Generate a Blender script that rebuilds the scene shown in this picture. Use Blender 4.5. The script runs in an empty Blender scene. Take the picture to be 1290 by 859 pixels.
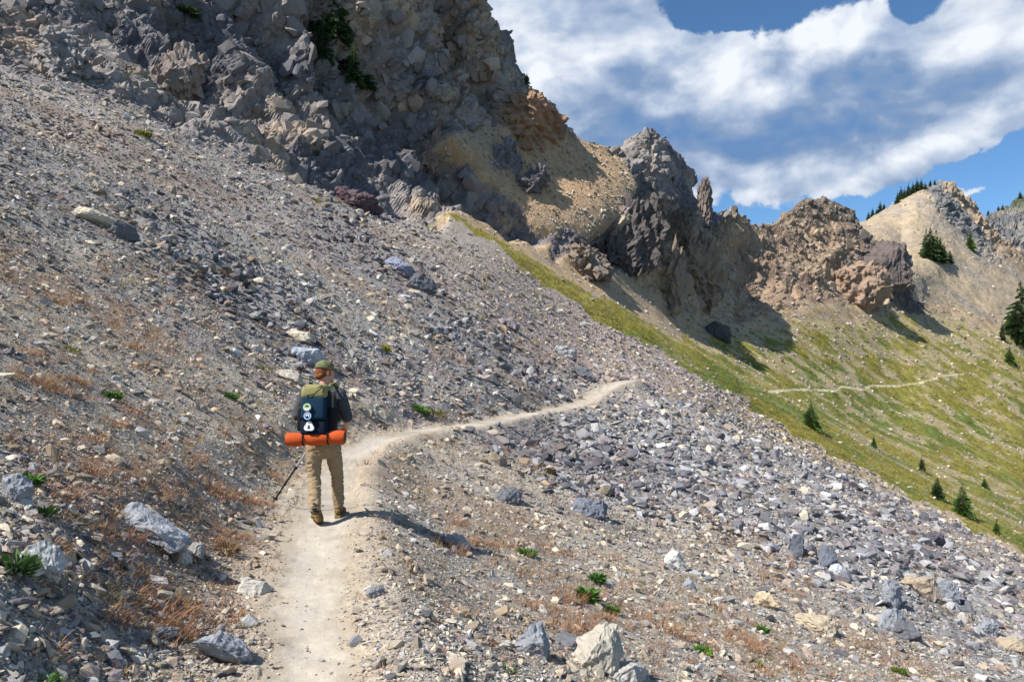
import bpy, bmesh, math, random
import numpy as np
from mathutils import Vector, Matrix, Euler
R = math.radians
rng = np.random.default_rng(7)
random.seed(7)
scene = bpy.context.scene
COL = scene.collection

# ------------------------------------------------------------------ camera
F, CX, HY, CZ = 950.0, 645.0, 468.0, 1.6        # focal length and horizon of the photograph, in its own pixels
W, H = 1290.0, 859.0
cam = bpy.data.cameras.new("camera")
cam.sensor_width = 36.0
cam.lens = 36.0 * F / W
cam.shift_y = (HY - H / 2) / W
cam.clip_start, cam.clip_end = 0.05, 5000
camo = bpy.data.objects.new("camera", cam)
camo.location = (0, 0, CZ)
camo.rotation_euler = (R(90), 0, 0)
COL.objects.link(camo)
scene.camera = camo

# ------------------------------------------------------------------ sun, exposure
SUN_EL, SUN_AZ = 48.0, -118.0                     # azimuth from +Y, clockwise positive
sdir = Vector((math.sin(R(SUN_AZ)) * math.cos(R(SUN_EL)), math.cos(R(SUN_AZ)) * math.cos(R(SUN_EL)), math.sin(R(SUN_EL))))
sun = bpy.data.lights.new("sun", 'SUN')
sun.energy, sun.angle, sun.color = 5.0, R(0.5), (1.0, 0.965, 0.905)
suno = bpy.data.objects.new("sun", sun)
suno.rotation_euler = sdir.to_track_quat('Z', 'Y').to_euler()
COL.objects.link(suno)
scene.view_settings.view_transform = 'Standard'
scene.view_settings.look = 'None'
scene.view_settings.exposure = 0.60
scene.view_settings.gamma = 1.0
scene.view_settings.use_curve_mapping = False
scene.cycles.max_bounces = 5
scene.cycles.diffuse_bounces = 3
scene.cycles.transparent_max_bounces = 4


# ------------------------------------------------------------------ node helpers
class NT:
    def __init__(s, tree):
        s.t = tree

    def n(s, kind, **kw):
        nd = s.t.nodes.new(kind)
        for k, v in kw.items():
            setattr(nd, k, v)
        return nd

    def put(s, sock, v):
        if isinstance(v, (int, float, tuple, list)):
            sock.default_value = v
        else:
            s.t.links.new(v, sock)

    def m(s, op, a, b=None, c=None, clamp=False):
        nd = s.n('ShaderNodeMath', operation=op, use_clamp=clamp)
        s.put(nd.inputs[0], a)
        if b is not None: s.put(nd.inputs[1], b)
        if c is not None: s.put(nd.inputs[2], c)
        return nd.outputs[0]

    def ramp(s, v, a, b, lo=0.0, hi=1.0):
        nd = s.n('ShaderNodeMapRange', interpolation_type='SMOOTHSTEP')
        s.put(nd.inputs['Value'], v)
        nd.inputs['From Min'].default_value = a; nd.inputs['From Max'].default_value = b
        nd.inputs['To Min'].default_value = lo; nd.inputs['To Max'].default_value = hi
        return nd.outputs['Result']

    def mix(s, f, a, b, blend='MIX'):
        nd = s.n('ShaderNodeMix', data_type='RGBA', blend_type=blend)
        nd.clamp_factor = True
        s.put(nd.inputs['Factor'], f)
        s.put(nd.inputs['A'] if False else nd.inputs[6], a)
        s.put(nd.inputs[7], b)
        return nd.outputs[2]

    def noise(s, vec, scale, detail=4, rough=0.55, dist=0.0, dims='3D'):
        nd = s.n('ShaderNodeTexNoise', noise_dimensions=dims)
        if vec is not None: s.put(nd.inputs['Vector'], vec)
        nd.inputs['Scale'].default_value = scale
        nd.inputs['Detail'].default_value = detail
        nd.inputs['Roughness'].default_value = rough
        nd.inputs['Distortion'].default_value = dist
        return nd


def c4(c):
    return (c[0], c[1], c[2], 1.0)


# ------------------------------------------------------------------ sky and clouds
world = bpy.data.worlds.new("World")
scene.world = world
world.use_nodes = True
nt = NT(world.node_tree)
world.node_tree.nodes.clear()
out = nt.n('ShaderNodeOutputWorld')
bg = nt.n('ShaderNodeBackground')
world.node_tree.links.new(bg.outputs[0], out.inputs[0])
sky = nt.n('ShaderNodeTexSky', sky_type='NISHITA')
sky.sun_disc = False
sky.sun_elevation = R(SUN_EL)
sky.sun_rotation = R(SUN_AZ)
sky.altitude = 1900
sky.air_density, sky.dust_density, sky.ozone_density = 1.0, 0.3, 2.0
SKYK = 0.08
tc = nt.n('ShaderNodeTexCoord')
gen = tc.outputs['Generated']
sep = nt.n('ShaderNodeSeparateXYZ')
nt.put(sep.inputs[0], gen)
# warp the direction so that blobs get billowy edges
wn = nt.noise(gen, 7.0, 7, 0.6)
wsep = nt.n('ShaderNodeSeparateColor'); nt.put(wsep.inputs[0], wn.outputs['Color'])
az = nt.m('ARCTAN2', sep.outputs[0], sep.outputs[1])
el = nt.m('ARCSINE', sep.outputs[2])
azw = nt.m('ADD', az, nt.m('MULTIPLY', nt.m('SUBTRACT', wsep.outputs[0], 0.5), 0.14))
elw = nt.m('ADD', el, nt.m('MULTIPLY', nt.m('SUBTRACT', wsep.outputs[1], 0.5), 0.10))


def blob(px, py, sx, sy, tilt=0.0):
    """soft elliptical cloud mass around a direction of the sky"""
    a0 = math.atan2((px - CX) / F, 1.0)
    e0 = math.atan2((HY - py) / F, math.hypot(1.0, (px - CX) / F))
    sa, se = sx / F * math.cos(a0) ** 2, sy / F * math.cos(a0)
    da, de = nt.m('SUBTRACT', azw, a0), nt.m('SUBTRACT', elw, e0)
    if tilt:
        ct, st = math.cos(R(tilt)), math.sin(R(tilt))
        da, de = (nt.m('ADD', nt.m('MULTIPLY', da, ct), nt.m('MULTIPLY', de, st)),
                  nt.m('SUBTRACT', nt.m('MULTIPLY', de, ct), nt.m('MULTIPLY', da, st)))
    q = nt.m('ADD', nt.m('POWER', nt.m('ABSOLUTE', nt.m('DIVIDE', da, sa)), 2.0), nt.m('POWER', nt.m('ABSOLUTE', nt.m('DIVIDE', de, se)), 2.0))
    return nt.m('EXPONENT', nt.m('MULTIPLY', q, -1.0))


def total(lst):
    acc = None
    for wgt, *b in lst:
        v = nt.m('MULTIPLY', blob(*b), wgt)
        acc = v if acc is None else nt.m('ADD', acc, v)
    return acc


def cloudnoise(off):
    """billows: fine puffs ride on broad masses"""
    mp = nt.n('ShaderNodeMapping')
    nt.put(mp.inputs['Vector'], gen)
    mp.inputs['Scale'].default_value = (1, 1, 1.7)
    mp.inputs['Location'].default_value = off
    n = nt.noise(mp.outputs[0], 5.0, 6, 0.55, 0.25)
    wv = nt.n('ShaderNodeVectorMath', operation='MULTIPLY_ADD')
    nt.put(wv.inputs[0], n.outputs['Color']); wv.inputs[1].default_value = (.16, .16, .16); nt.put(wv.inputs[2], mp.outputs[0])
    vo = nt.n('ShaderNodeTexVoronoi', feature='F1'); nt.put(vo.inputs['Vector'], wv.outputs[0])
    vo.inputs['Scale'].default_value = 11.0; vo.inputs['Detail'].default_value = 2.0; vo.inputs['Roughness'].default_value = .55
    return nt.m('ADD', n.outputs[0], nt.m('MULTIPLY', nt.m('SUBTRACT', 0.45, vo.outputs['Distance']), 0.44))


n1 = cloudnoise((0, 0, 0))
n2 = cloudnoise((0.022, 0.010, -0.045))
nf = nt.noise(gen, 18.0, 6, 0.6)
cover = total([(1.1, 660, 50, 120, 120), (1.2, 760, 110, 120, 120), (1.2, 905, 95, 62, 66), (1.15, 1055, 58, 68, 50), (1.3, 1240, 60, 110, 66),
               (1.3, 960, 155, 190, 52), (1.2, 1200, 125, 150, 56), (0.9, 1180, 180, 150, 24, 16), (0.75, 955, 245, 28, 8, 14), (0.8, 1060, 190, 140, 30),
               (0.5, 1000, 225, 110, 14), (0.3, 900, 225, 70, 14), (.22, 1010, 238, 260, 34), (-0.9, 930, 0, 62, 26), (-1.0, 1140, 8, 22, 26), (-0.35, 868, 18, 20, 12),
               (-0.7, 1290, 205, 46, 24), (0.5, 1215, 243, 24, 10)])
dens = nt.m('ADD', cover, nt.m('MULTIPLY', nt.m('SUBTRACT', n1, 0.45), 1.15))
dens = nt.m('ADD', dens, nt.m('MULTIPLY', nt.m('SUBTRACT', nf.outputs[0], 0.5), 0.3))
# away from the part of the sky in view the same broken cumulus goes on
far = nt.ramp(nt.m('ABSOLUTE', nt.m('SUBTRACT', az, 0.33)), 0.45, 0.9)
far = nt.m('MAXIMUM', far, nt.ramp(el, 0.5, 0.8))
dens = nt.m('ADD', dens, nt.m('MULTIPLY', far, 0.48))
alpha = nt.ramp(dens, 0.28, 0.50)
lightm = total([(0.55, 915, 85, 58, 58), (0.60, 1055, 45, 62, 42), (0.55, 1235, 40, 110, 50), (0.40, 690, 70, 80, 80), (0.25, 640, 20, 60, 50), (0.25, 840, 60, 60, 50),
                (0.40, 1190, 176, 140, 20, 16), (0.5, 955, 246, 30, 9, 14), (0.35, 1215, 243, 28, 14), (0.2, 1000, 222, 100, 12),
                (-0.30, 790, 100, 70, 36), (-0.40, 780, 160, 110, 30), (-0.60, 960, 188, 120, 26), (-0.50, 1180, 105, 140, 30), (-0.35, 1030, 130, 90, 34), (-0.3, 1090, 160, 80, 20), (-.25, 660, 0, 60, 20)])
shade = nt.m('MULTIPLY', nt.m('SUBTRACT', n1, n2), 1.05)
lum = nt.m('ADD', nt.m('ADD', 0.50, nt.m('MULTIPLY', lightm, 0.8)), shade)
lum = nt.m('ADD', lum, nt.m('MULTIPLY', nt.m('SUBTRACT', nf.outputs[0], 0.5), 0.35))
cr = nt.n('ShaderNodeValToRGB')
nt.put(cr.inputs[0], lum)
cr.color_ramp.elements[0].position = 0.02
cr.color_ramp.elements[0].color = (0.10, 0.19, 0.36, 1)
cr.color_ramp.elements[1].position = 1.1 / 1.1
cr.color_ramp.elements[1].color = (0.60, 0.63, 0.67, 1)
e = cr.color_ramp.elements.new(0.28); e.color = (0.16, 0.235, 0.37, 1)
e = cr.color_ramp.elements.new(0.58); e.color = (0.30, 0.365, 0.48, 1)
skc = nt.mix(1.0, sky.outputs[0], (SKYK * 0.74, SKYK * 1.02, SKYK * 1.18, 1), 'MULTIPLY')
skc = nt.mix(alpha, skc, cr.outputs[0])
nt.put(bg.inputs[0], skc)
bg.inputs[1].default_value = 1.0


# ------------------------------------------------------------------ numpy noise
def hsh(ix, iy, iz, seed):
    h = (ix.astype(np.int64) * 374761393 + iy.astype(np.int64) * 668265263 + iz.astype(np.int64) * 2147483647 + seed * 1274126177) & 0xFFFFFFFF
    h = ((h ^ (h >> 13)) * 1274126177) & 0xFFFFFFFF
    h = ((h ^ (h >> 16)) * 2246822519) & 0xFFFFFFFF
    h = h ^ (h >> 15)
    return (h & 0xFFFFFF).astype(np.float32) / 16777216.0


def vnoise(p, scale, seed=0):
    q = p / scale
    i = np.floor(q).astype(np.int64)
    f = (q - i).astype(np.float32)
    f = f * f * f * (f * (f * 6 - 15) + 10)
    r = 0
    for dx in (0, 1):
        wx = f[:, 0] if dx else 1 - f[:, 0]
        for dy in (0, 1):
            wy = f[:, 1] if dy else 1 - f[:, 1]
            for dz in (0, 1):
                wz = f[:, 2] if dz else 1 - f[:, 2]
                r = r + wx * wy * wz * hsh(i[:, 0] + dx, i[:, 1] + dy, i[:, 2] + dz, seed)
    return r * 2 - 1


def fbm(p, scale, octv=4, seed=0, gain=0.5):
    a, s, r, t = 1.0, scale, 0, 0
    for k in range(octv):
        r = r + a * vnoise(p, s, seed + k * 17)
        t += a; a *= gain; s *= 0.5
    return r / t


def blocky(p, scale, seed=0, tilt=1.0, crack=0.14):
    """angular broken rock: every cell is a plane of its own height and tilt, with a crack round it"""
    q = (p / scale).astype(np.float32)
    i = np.floor(q).astype(np.int64)
    best = np.full(len(q), 9.0, np.float32); sec = best.copy()
    val = np.zeros(len(q), np.float32)
    for dx in (-1, 0, 1):
        for dy in (-1, 0, 1):
            for dz in (-1, 0, 1):
                cx, cy, cz = i[:, 0] + dx, i[:, 1] + dy, i[:, 2] + dz
                h1 = hsh(cx, cy, cz, seed + 1); h2 = hsh(cx, cy, cz, seed + 2); h3 = hsh(cx, cy, cz, seed + 3); h4 = hsh(cx, cy, cz, seed + 4)
                ox, oy, oz = q[:, 0] - cx - h1, q[:, 1] - cy - h2, q[:, 2] - cz - h3
                d = ox * ox + oy * oy + oz * oz
                v = (h4 * 2 - 1) + tilt * ((h2 - .5) * ox * 3 + (h3 - .5) * oy * 3 + (h1 - .5) * oz * 3)
                m = d < best
                sec = np.where(m, best, np.minimum(sec, d))
                best = np.where(m, d, best); val = np.where(m, v, val)
    e = np.clip((np.sqrt(sec) - np.sqrt(best)) / crack, 0, 1)
    return (val + 0.8) * e - 0.8


def smooth(a, n, axis=0):
    if n < 2: return a
    k = np.hanning(n + 2)[1:-1]; k /= k.sum()
    pad = [(0, 0)] * a.ndim; pad[axis] = (n // 2, n - 1 - n // 2)
    b = np.pad(a, pad, mode='edge')
    return np.apply_along_axis(lambda v: np.convolve(v, k, 'valid'), axis, b)


def sst(x, a, b):
    t = np.clip((x - a) / (b - a), 0, 1)
    return t * t * (3 - 2 * t)


def gauss(px, py, x, y, sx, sy, ang=0):
    c, s = math.cos(R(ang)), math.sin(R(ang)); dx, dy = px - x, py - y
    u, v = dx * c + dy * s, -dx * s + dy * c
    return np.exp(-(u / sx)**2 - (v / sy)**2)


# ------------------------------------------------------------------ the trail's line
TR = np.array([  # photo x, photo y, distance
    (385, 859, 3.9), (388, 740, 5.6), (403, 660, 7.9), (418, 600, 11.5), (448, 570, 14.9), (478, 554, 17.6), (515, 545, 19.8), (560, 539, 21.6),
    (610, 533, 23.5), (655, 524, 27.0), (705, 515, 32.0), (738, 507, 38.0), (750, 498, 43.0), (772, 485, 47.0), (800, 477, 51)], float)
tx = (TR[:, 0] - CX) / F * TR[:, 2]; ty = TR[:, 2]; tz = CZ + (HY - TR[:, 1]) / F * TR[:, 2]
tx = np.concatenate([[0.05, -0.1, -0.55], tx]); ty = np.concatenate([[-3, 0, 2.0], ty]); tz = np.concatenate([[0, 0, 0], tz])
ts = np.linspace(0, len(tx) - 1, 1500)
TX = smooth(np.interp(ts, range(len(tx)), tx), 90); TY = smooth(np.interp(ts, range(len(tx)), ty), 90); TZ = smooth(np.interp(ts, range(len(tx)), tz), 90)


def xtrail(d):
    return np.interp(d, TY, TX), np.interp(d, TY, TZ)


def near_z(px, d):
    x = (px - CX) / F * d
    xt, zt = xtrail(d)
    u = x - xt
    sl = np.where(u < 0, 0.57 * np.clip(-u - 0.25, 0, None), -0.35 * np.clip(u - 0.3, 0, None))
    return zt + sl


# ------------------------------------------------------------------ the lie of the land: lines across the valley, each (photo x, distance, photo y)
LN = {}
LN['A'] = [(-350, 30, 130), (0, 38, 160), (150, 40, 213), (300, 42, 278), (480, 45, 347), (600, 46, 410), (690, 47, 462), (740, 48, 487), (800, 50, 484), (850, 51, 505), (900, 51, 521), (940, 51, 543), (1020, 51, 577), (1100, 50, 614), (1200, 46, 660), (1290, 41, 704), (1450, 34, 795), (1700, 27, 960)]
LN['B'] = [(-350, 37, 70), (0, 48, 112), (150, 51, 160), (300, 55, 228), (480, 60, 297), (600, 64, 345), (690, 66, 415), (740, 67, 450), (800, 68, 470), (850, 68, 495), (900, 68, 520), (940, 68, 556), (1020, 68, 592), (1100, 67, 630), (1200, 63, 680), (1290, 58, 730), (1450, 50, 830), (1700, 42, 1000)]
LN['C'] = [(-350, 44, 20), (0, 58, 72), (150, 62, 108), (240, 64, 160), (300, 66, 182), (400, 70, 225), (480, 74, 262), (560, 80, 275), (620, 84, 300), (700, 86, 345), (780, 90, 386), (860, 92, 432), (940, 94, 481), (1020, 95, 524), (1100, 95, 572), (1200, 92, 628), (1290, 88, 676), (1450, 80, 780), (1700, 70, 960)]
LN['D'] = [(-350, 47, -10), (0, 61, 45), (150, 65, 78), (240, 68, 125), (300, 70, 152), (400, 75, 190), (480, 79, 228), (560, 87, 260), (620, 94, 298), (700, 100, 344), (780, 106, 385), (860, 110, 431), (940, 114, 478), (1020, 118, 518), (1100, 120, 560), (1200, 118, 612), (1290, 115, 660), (1450, 105, 760), (1700, 95, 920)]
LN['G'] = [(-350, 51, -40), (0, 66, 15), (150, 70, 48), (240, 74, 90), (300, 77, 112), (400, 82, 150), (480, 88, 188), (560, 96, 238), (620, 103, 282), (700, 109, 330), (740, 112, 348), (780, 116, 362), (830, 121, 392), (880, 134, 415), (940, 154, 405), (1000, 178, 385), (1050, 198, 380), (1100, 216, 388), (1140, 231, 392), (1200, 252, 404), (1290, 262, 440), (1450, 280, 520), (1700, 300, 650)]
LN['M'] = [(-350, 57, -80), (0, 73, -25), (150, 77, -5), (240, 81, 15), (300, 84, 35), (400, 90, 62), (480, 96, 96), (560, 106, 150), (620, 113, 170), (700, 120, 235), (740, 123, 270), (790, 127, 290), (830, 130, 300), (860, 137, 310), (880, 156, 340), (940, 178, 335), (1000, 205, 320), (1050, 222, 310), (1100, 232, 320), (1140, 240, 355), (1165, 258, 364), (1200, 282, 362), (1290, 292, 402), (1450, 330, 470), (1700, 350, 600)]
LN['H'] = [(-350, 68, -150), (0, 84, -110), (150, 88, -100), (300, 94, -85), (400, 100, -75), (480, 105, -65), (540, 110, -50), (575, 113, -45), (595, 115, -20), (606, 116, 0), (614, 116, 18), (628, 117, 30), (640, 118, 46), (646, 119, 70), (652, 119, 88), (665, 121, 106), (680, 123, 122), (692, 124, 128), (700, 126, 145), (706, 127, 158), (722, 129, 176), (742, 132, 190), (760, 134, 194), (772, 136, 200), (780, 136, 196), (790, 137, 183), (800, 137, 174), (812, 138, 167), (822, 138, 166), (834, 139, 170), (846, 141, 180), (858, 144, 193), (868, 150, 210), (874, 156, 236), (890, 166, 252), (898, 176, 262), (906, 184, 252), (918, 188, 256), (930, 192, 263), (945, 197, 277), (958, 204, 281), (975, 212, 278), (990, 222, 268), (1008, 230, 254), (1020, 234, 248), (1040, 238, 246), (1060, 240, 254), (1075, 241, 264), (1090, 242, 276), (1105, 243, 290), (1122, 244, 305), (1135, 245, 322), (1148, 246, 342), (1158, 255, 352), (1170, 272, 345), (1200, 308, 327), (1230, 318, 334), (1290, 324, 368), (1450, 360, 430), (1700, 380, 560)]
LN['H2'] = [(-350, 60, -120), (300, 110, -60), (600, 135, 90), (740, 158, 240), (860, 172, 262), (960, 228, 300), (1040, 262, 296), (1100, 275, 300), (1140, 285, 335), (1165, 310, 308), (1200, 340, 285), (1290, 357, 340), (1450, 375, 410), (1700, 400, 540)]
LN['I'] = [(-350, 150, 100), (300, 220, 150), (740, 280, 260), (960, 350, 300), (1040, 370, 292), (1092, 375, 277), (1110, 376, 266), (1130, 378, 254), (1142, 379, 247), (1155, 380, 240), (1165, 381, 236), (1178, 382, 231), (1190, 383, 229), (1198, 384, 229), (1205, 385, 237), (1214, 386, 247), (1226, 387, 256), (1236, 388, 268), (1243, 389, 281), (1248, 390, 288), (1258, 391, 294), (1275, 393, 306), (1290, 395, 318), (1350, 400, 355), (1450, 410, 400), (1700, 430, 520)]
LN['I2'] = [(-350, 200, 200), (740, 330, 300), (1100, 430, 300), (1200, 440, 260), (1290, 450, 330), (1450, 460, 420), (1700, 480, 530)]
LN['J'] = [(-350, 420, 250), (740, 520, 320), (1100, 580, 300), (1200, 600, 290), (1236, 605, 277), (1246, 606, 270), (1256, 608, 266), (1268, 610, 259), (1280, 612, 251), (1292, 614, 246), (1340, 620, 225), (1450, 640, 240), (1700, 680, 300)]
LN['K'] = [(-350, 600, 440), (740, 750, 440), (1290, 850, 440), (1700, 900, 440)]
names = ['A', 'B', 'C', 'D', 'G', 'M', 'H', 'H2', 'I', 'I2', 'J', 'K']
PX = np.concatenate([np.arange(-330, -20, 6.0), np.arange(-20, 1310, 1.3), np.arange(1310, 1690, 6.0)])
NC = len(PX)
sharp = {'H', 'I', 'J'}
knd, knp = [], []
near_f = np.array([0.032, 0.046, 0.065, 0.09, 0.13, 0.18, 0.25, 0.34, 0.46, 0.6, 0.72])


def line(nm):
    a = np.array(LN[nm], float)
    d = np.exp(np.interp(PX, a[:, 0], np.log(a[:, 1]))); y = np.interp(PX, a[:, 0], a[:, 2])
    k = 5 if nm in sharp else 61
    return smooth(d, 21 if nm in sharp else 61), smooth(y, k)


dA, yA = line('A')
for f in near_f:
    d = dA * f
    knd.append(d)
    z = near_z(PX, d)
    knp.append(HY - (z - CZ) / d * F)
for nm in names:
    d, y = line(nm)
    if nm == 'I':   # keep the middle distance behind the nearer skyline out of sight
        pass
    knd.append(d); knp.append(y)
KD = np.log(np.array(knd)); KP = (HY - np.array(knp)) / F          # log distance, tangent of elevation
for k in range(1, len(KD)):
    KD[k] = np.maximum(KD[k], KD[k - 1] + 0.012)
NK = len(KD)
kA = len(near_f)
KI = {nm: kA + i for i, nm in enumerate(names)}
# monotone cubic through the knots of every column
hk = np.diff(KD, axis=0); dl = np.diff(KP, axis=0) / hk
mk = np.zeros_like(KP)
mk[1:-1] = np.where(dl[1:] * dl[:-1] > 0, 2 * dl[1:] * dl[:-1] / np.where(np.abs(dl[1:] + dl[:-1]) < 1e-9, 1e-9, dl[1:] + dl[:-1]), 0)
mk[0] = dl[0]; mk[-1] = dl[-1]
NF = 110                                                            # fine steps between two knots
fine_s = np.linspace(0, NK - 1, (NK - 1) * NF + 1)


def evalk(s, c):
    """s: knot parameter, c: column indices -> log distance, tan elevation"""
    k = np.clip(np.floor(s).astype(int), 0, NK - 2); t = s - k
    h = hk[k, c]
    h00 = 2 * t**3 - 3 * t**2 + 1; h10 = t**3 - 2 * t**2 + t; h01 = -2 * t**3 + 3 * t**2; h11 = t**3 - t**2
    e = h00 * KP[k, c] + h10 * h * mk[k, c] + h01 * KP[k + 1, c] + h11 * h * mk[k + 1, c]
    return KD[k, c] + t * h, e


S2 = np.repeat(fine_s[:, None], NC, 1); C2 = np.repeat(np.arange(NC)[None], len(fine_s), 0)
ld, te = evalk(S2, C2)
run = np.maximum.accumulate(te, 0)
hid = (te < run - 0.004)[1:]
inframe = ((te * F > HY - H - 60) & (te * F < HY + 40))[1:]
wgt = np.abs(np.diff(te, axis=0)) * F * np.where(hid, 0.12, 1.0) * np.where(inframe, 1.0, 0.22) + np.diff(ld, axis=0) * np.where(hid, 3.0, 12.0)
wgt = smooth(wgt, 41, 1)
cum = np.concatenate([np.zeros((1, NC)), np.cumsum(wgt, 0)])
NR = 640
SS = np.zeros((NR, NC))
for c in range(NC):
    SS[:, c] = np.interp(np.linspace(0, cum[-1, c], NR), cum[:, c], fine_s)
CC = np.repeat(np.arange(NC)[None], NR, 0)
ld, te = evalk(SS, CC)
D = np.exp(ld)
BX = (PX[None] - CX) / F * D; BY = D; BZ = CZ + te * D
PXX = np.repeat(PX[None], NR, 0); PYY = HY - te * F

# carve the trail bench into the near slope
TP = np.stack([TX, TY], 1)[::6]; TPZ = TZ[::6]
nearmask = (D < 56) & (np.abs(BX - np.interp(D, TY, TX)) < 5)
q = np.stack([BX[nearmask], BY[nearmask]], 1)
du = np.empty(len(q)); dz = np.empty(len(q)); sg = np.empty(len(q))
for a in range(0, len(q), 20000):
    dd = q[a:a + 20000, None] - TP[None]
    d2 = (dd**2).sum(2); j = d2.argmin(1); r = np.arange(len(j))
    du[a:a + 20000] = np.sqrt(d2[r, j]); dz[a:a + 20000] = TPZ[j]
    tg = TP[np.clip(j + 1, 0, len(TP) - 1)] - TP[np.clip(j - 1, 0, len(TP) - 1)]
    sg[a:a + 20000] = np.sign(dd[r, j, 0] * tg[:, 1] - dd[r, j, 1] * tg[:, 0])
q3 = np.stack([q[:, 0], q[:, 1], np.zeros(len(q))], 1)
wob = fbm(q3, 0.9, 3, 3) * 0.12 + fbm(q3, 0.16, 3, 5) * 0.10
half = np.interp(q[:, 1], [4, 8, 20, 45], [.31, .36, .46, .54])
TU = np.full((NR, NC), 9.0); TU[nearmask] = (du + wob - half) / 1.0
TSIDE = np.zeros((NR, NC)); TSIDE[nearmask] = sg
k = 1 - sst(du, 0.30, 1.5)
BZ[nearmask] = BZ[nearmask] * (1 - k) + (dz - 0.03 * (1 - sst(du, 0, .4))) * k
berm = np.exp(-((du - 0.62) / 0.2)**2) * 0.05 * (sg > 0)
BZ[nearmask] += berm
P0 = np.stack([BX, BY, BZ], 2)


def grid_normals(P):
    gx = np.gradient(P, axis=1); gy = np.gradient(P, axis=0)
    n = np.cross(gx, gy)
    return n / np.maximum(np.linalg.norm(n, axis=2, keepdims=True), 1e-9)


# ------------------------------------------------------------------ zones
sA, sB, sC, sD, sG, sM, sH, sH2, sI, sI2, sJ = [KI[n] for n in names[:-1]]
flat = P0.reshape(-1, 3)
s_ = SS.ravel(); px_ = PXX.ravel(); py_ = PYY.ravel(); d_ = D.ravel(); tu_ = TU.ravel()
nz_mid = fbm(flat, 14, 4, 11)
nz_sml = fbm(flat, 2.2, 4, 12)
wig = fbm(np.stack([px_ / 25, py_ / 25, np.log(d_) * 6], 1), 1.0, 4, 21)       # edges of zones wander
ZN = np.zeros(len(flat), np.int8)                 # 0 scree 1 trail 2 cliff 3 grassy slope 4 tan slope 5 peaks beyond
pyw = py_ + wig * 14
far_slope = s_ > sA + 0.6
ZN[(s_ > sC - 0.1 + 0.35 * wig) & (px_ < 600)] = 2
tanz = (s_ > sA + 0.15) & (px_ >= 560)
ZN[tanz] = 4
lower = np.interp(px_, [540, 620, 700, 760, 850, 930, 1000, 1100, 1200, 1290, 1700], [257, 306, 370, 408, 452, 505, 545, 597, 650, 697, 930])
upper = np.interp(px_, [540, 560, 620, 700, 780, 860, 940, 1000, 1060, 1700], [256, 266, 290, 340, 384, 428, 470, 470, 440, 440])
grass_top = np.interp(px_, [800, 880, 940, 1000, 1040, 1100, 1160, 1200, 1250, 1290, 1700], [384, 412, 420, 400, 396, 392, 390, 396, 408, 430, 600])
g1 = (s_ > sB + 0.25) & (pyw < lower) & (pyw > upper) & (s_ < sD)
g2 = (s_ > sC) & (s_ < sG + 0.55) & (px_ > 860) & (pyw > grass_top + 8)
ZN[g1 | g2] = 3
cl_base = np.interp(px_, [540, 600, 640, 700, 740, 790, 830, 870, 920], [250, 268, 292, 325, 340, 352, 378, 395, 372])
ZN[(s_ > sD) & (s_ <= sH2) & (px_ >= 540) & (px_ < 925) & (pyw < cl_base)] = 2
# tan talus fan below the orange crag and round its foot
fan = (s_ > sG - 0.2) & (s_ < sH2) & (pyw > np.interp(px_, [560, 640, 690, 740, 780, 800], [165, 152, 158, 190, 205, 242])) & (pyw < np.interp(px_, [560, 600, 640, 690, 740, 780, 800, 840], [168, 205, 255, 305, 312, 268, 240, 246])) & (px_ > 560) & (px_ < 805)
ZN[fan] = 4
peak3 = (s_ > sG) & (s_ <= sH2) & (px_ >= 925) & (px_ < 1165)
ZN[peak3] = 5
ZN[(s_ > sH2)] = 6
ZN[(s_ > sI2)] = 7
ZN[(s_ > sG + 0.5) & (px_ >= 1150) & (s_ <= sI2)] = 6
TRAIL = (tu_ < 0.0)
# the far trail across the grass
ftx = np.array([940, 975, 1000, 1030, 1052, 1060, 1088, 1096, 1130, 1160, 1185, 1212]); fty = np.array([496, 493, 491, 491, 493, 487, 491, 486, 486, 482, 474, 471])
FT = (np.abs(py_ - np.interp(px_, ftx, fty)) < 1.2 + 1.3 * wig) & (px_ > 968) & (px_ < 1214) & (s_ > sC - 0.6) & (s_ < sG)
FT2 = (px_ > 845) & (px_ < 945) & (np.abs(py_ - np.interp(px_, [845, 945], [489, 503])) < 4) & (s_ > sA + 0.1) & (s_ < sC)
ZN[TRAIL | FT] = 1

# ------------------------------------------------------------------ relief
N0 = smooth(smooth(grid_normals(P0), 15, 0), 15, 1)
N0 /= np.linalg.norm(N0, axis=2, keepdims=True)
N0f = N0.reshape(-1, 3)
ZG = ZN.reshape(NR, NC)


def soft(mask, n=9):
    return smooth(smooth(mask.reshape(NR, NC).astype(float), n, 0), n, 1).ravel()


wcliff = soft(ZN == 2, 13); wpk = soft(ZN == 5, 13); wtr = soft(ZN == 1, 3); wfar = soft((ZN == 6) | (ZN == 7), 13)
disp = np.zeros(len(flat))
near = d_ < 60
disp[near] += (0.05 * fbm(flat[near], 1.3, 4, 31) + 0.016 * fbm(flat[near], 0.22, 3, 32)) * (1 - 0.8 * wtr[near]) * np.clip(d_[near] / 8, 0.6, 3)
mid = (d_ >= 40)
disp[mid] += 0.35 * fbm(flat[mid], 6, 4, 33) * (1 - wtr[mid]) * (1 - np.exp(-(d_[mid] - 40) / 15)) * np.clip(d_[mid] / 120, .6, 2.2)
rk = (wcliff + wpk + wfar * 0.9) > 0.01
# rock grain follows the dip of the beds: rotate the cells
rot = np.array(Euler((0.35, -0.6, 0.3)).to_matrix())
pr = flat[rk] @ rot.T * np.array([1.0, 0.8, 0.55])
wk = (np.clip(wcliff + 0.6 * wpk, 0, 1) * (1 - .6 * gauss(px_, py_, 930, 262, 45, 30) - .45 * gauss(px_, py_, 815, 200, 55, 60)))[rk]
dk = d_[rk]
sc = np.clip(dk / 90, 0.35, 1.6)
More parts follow.
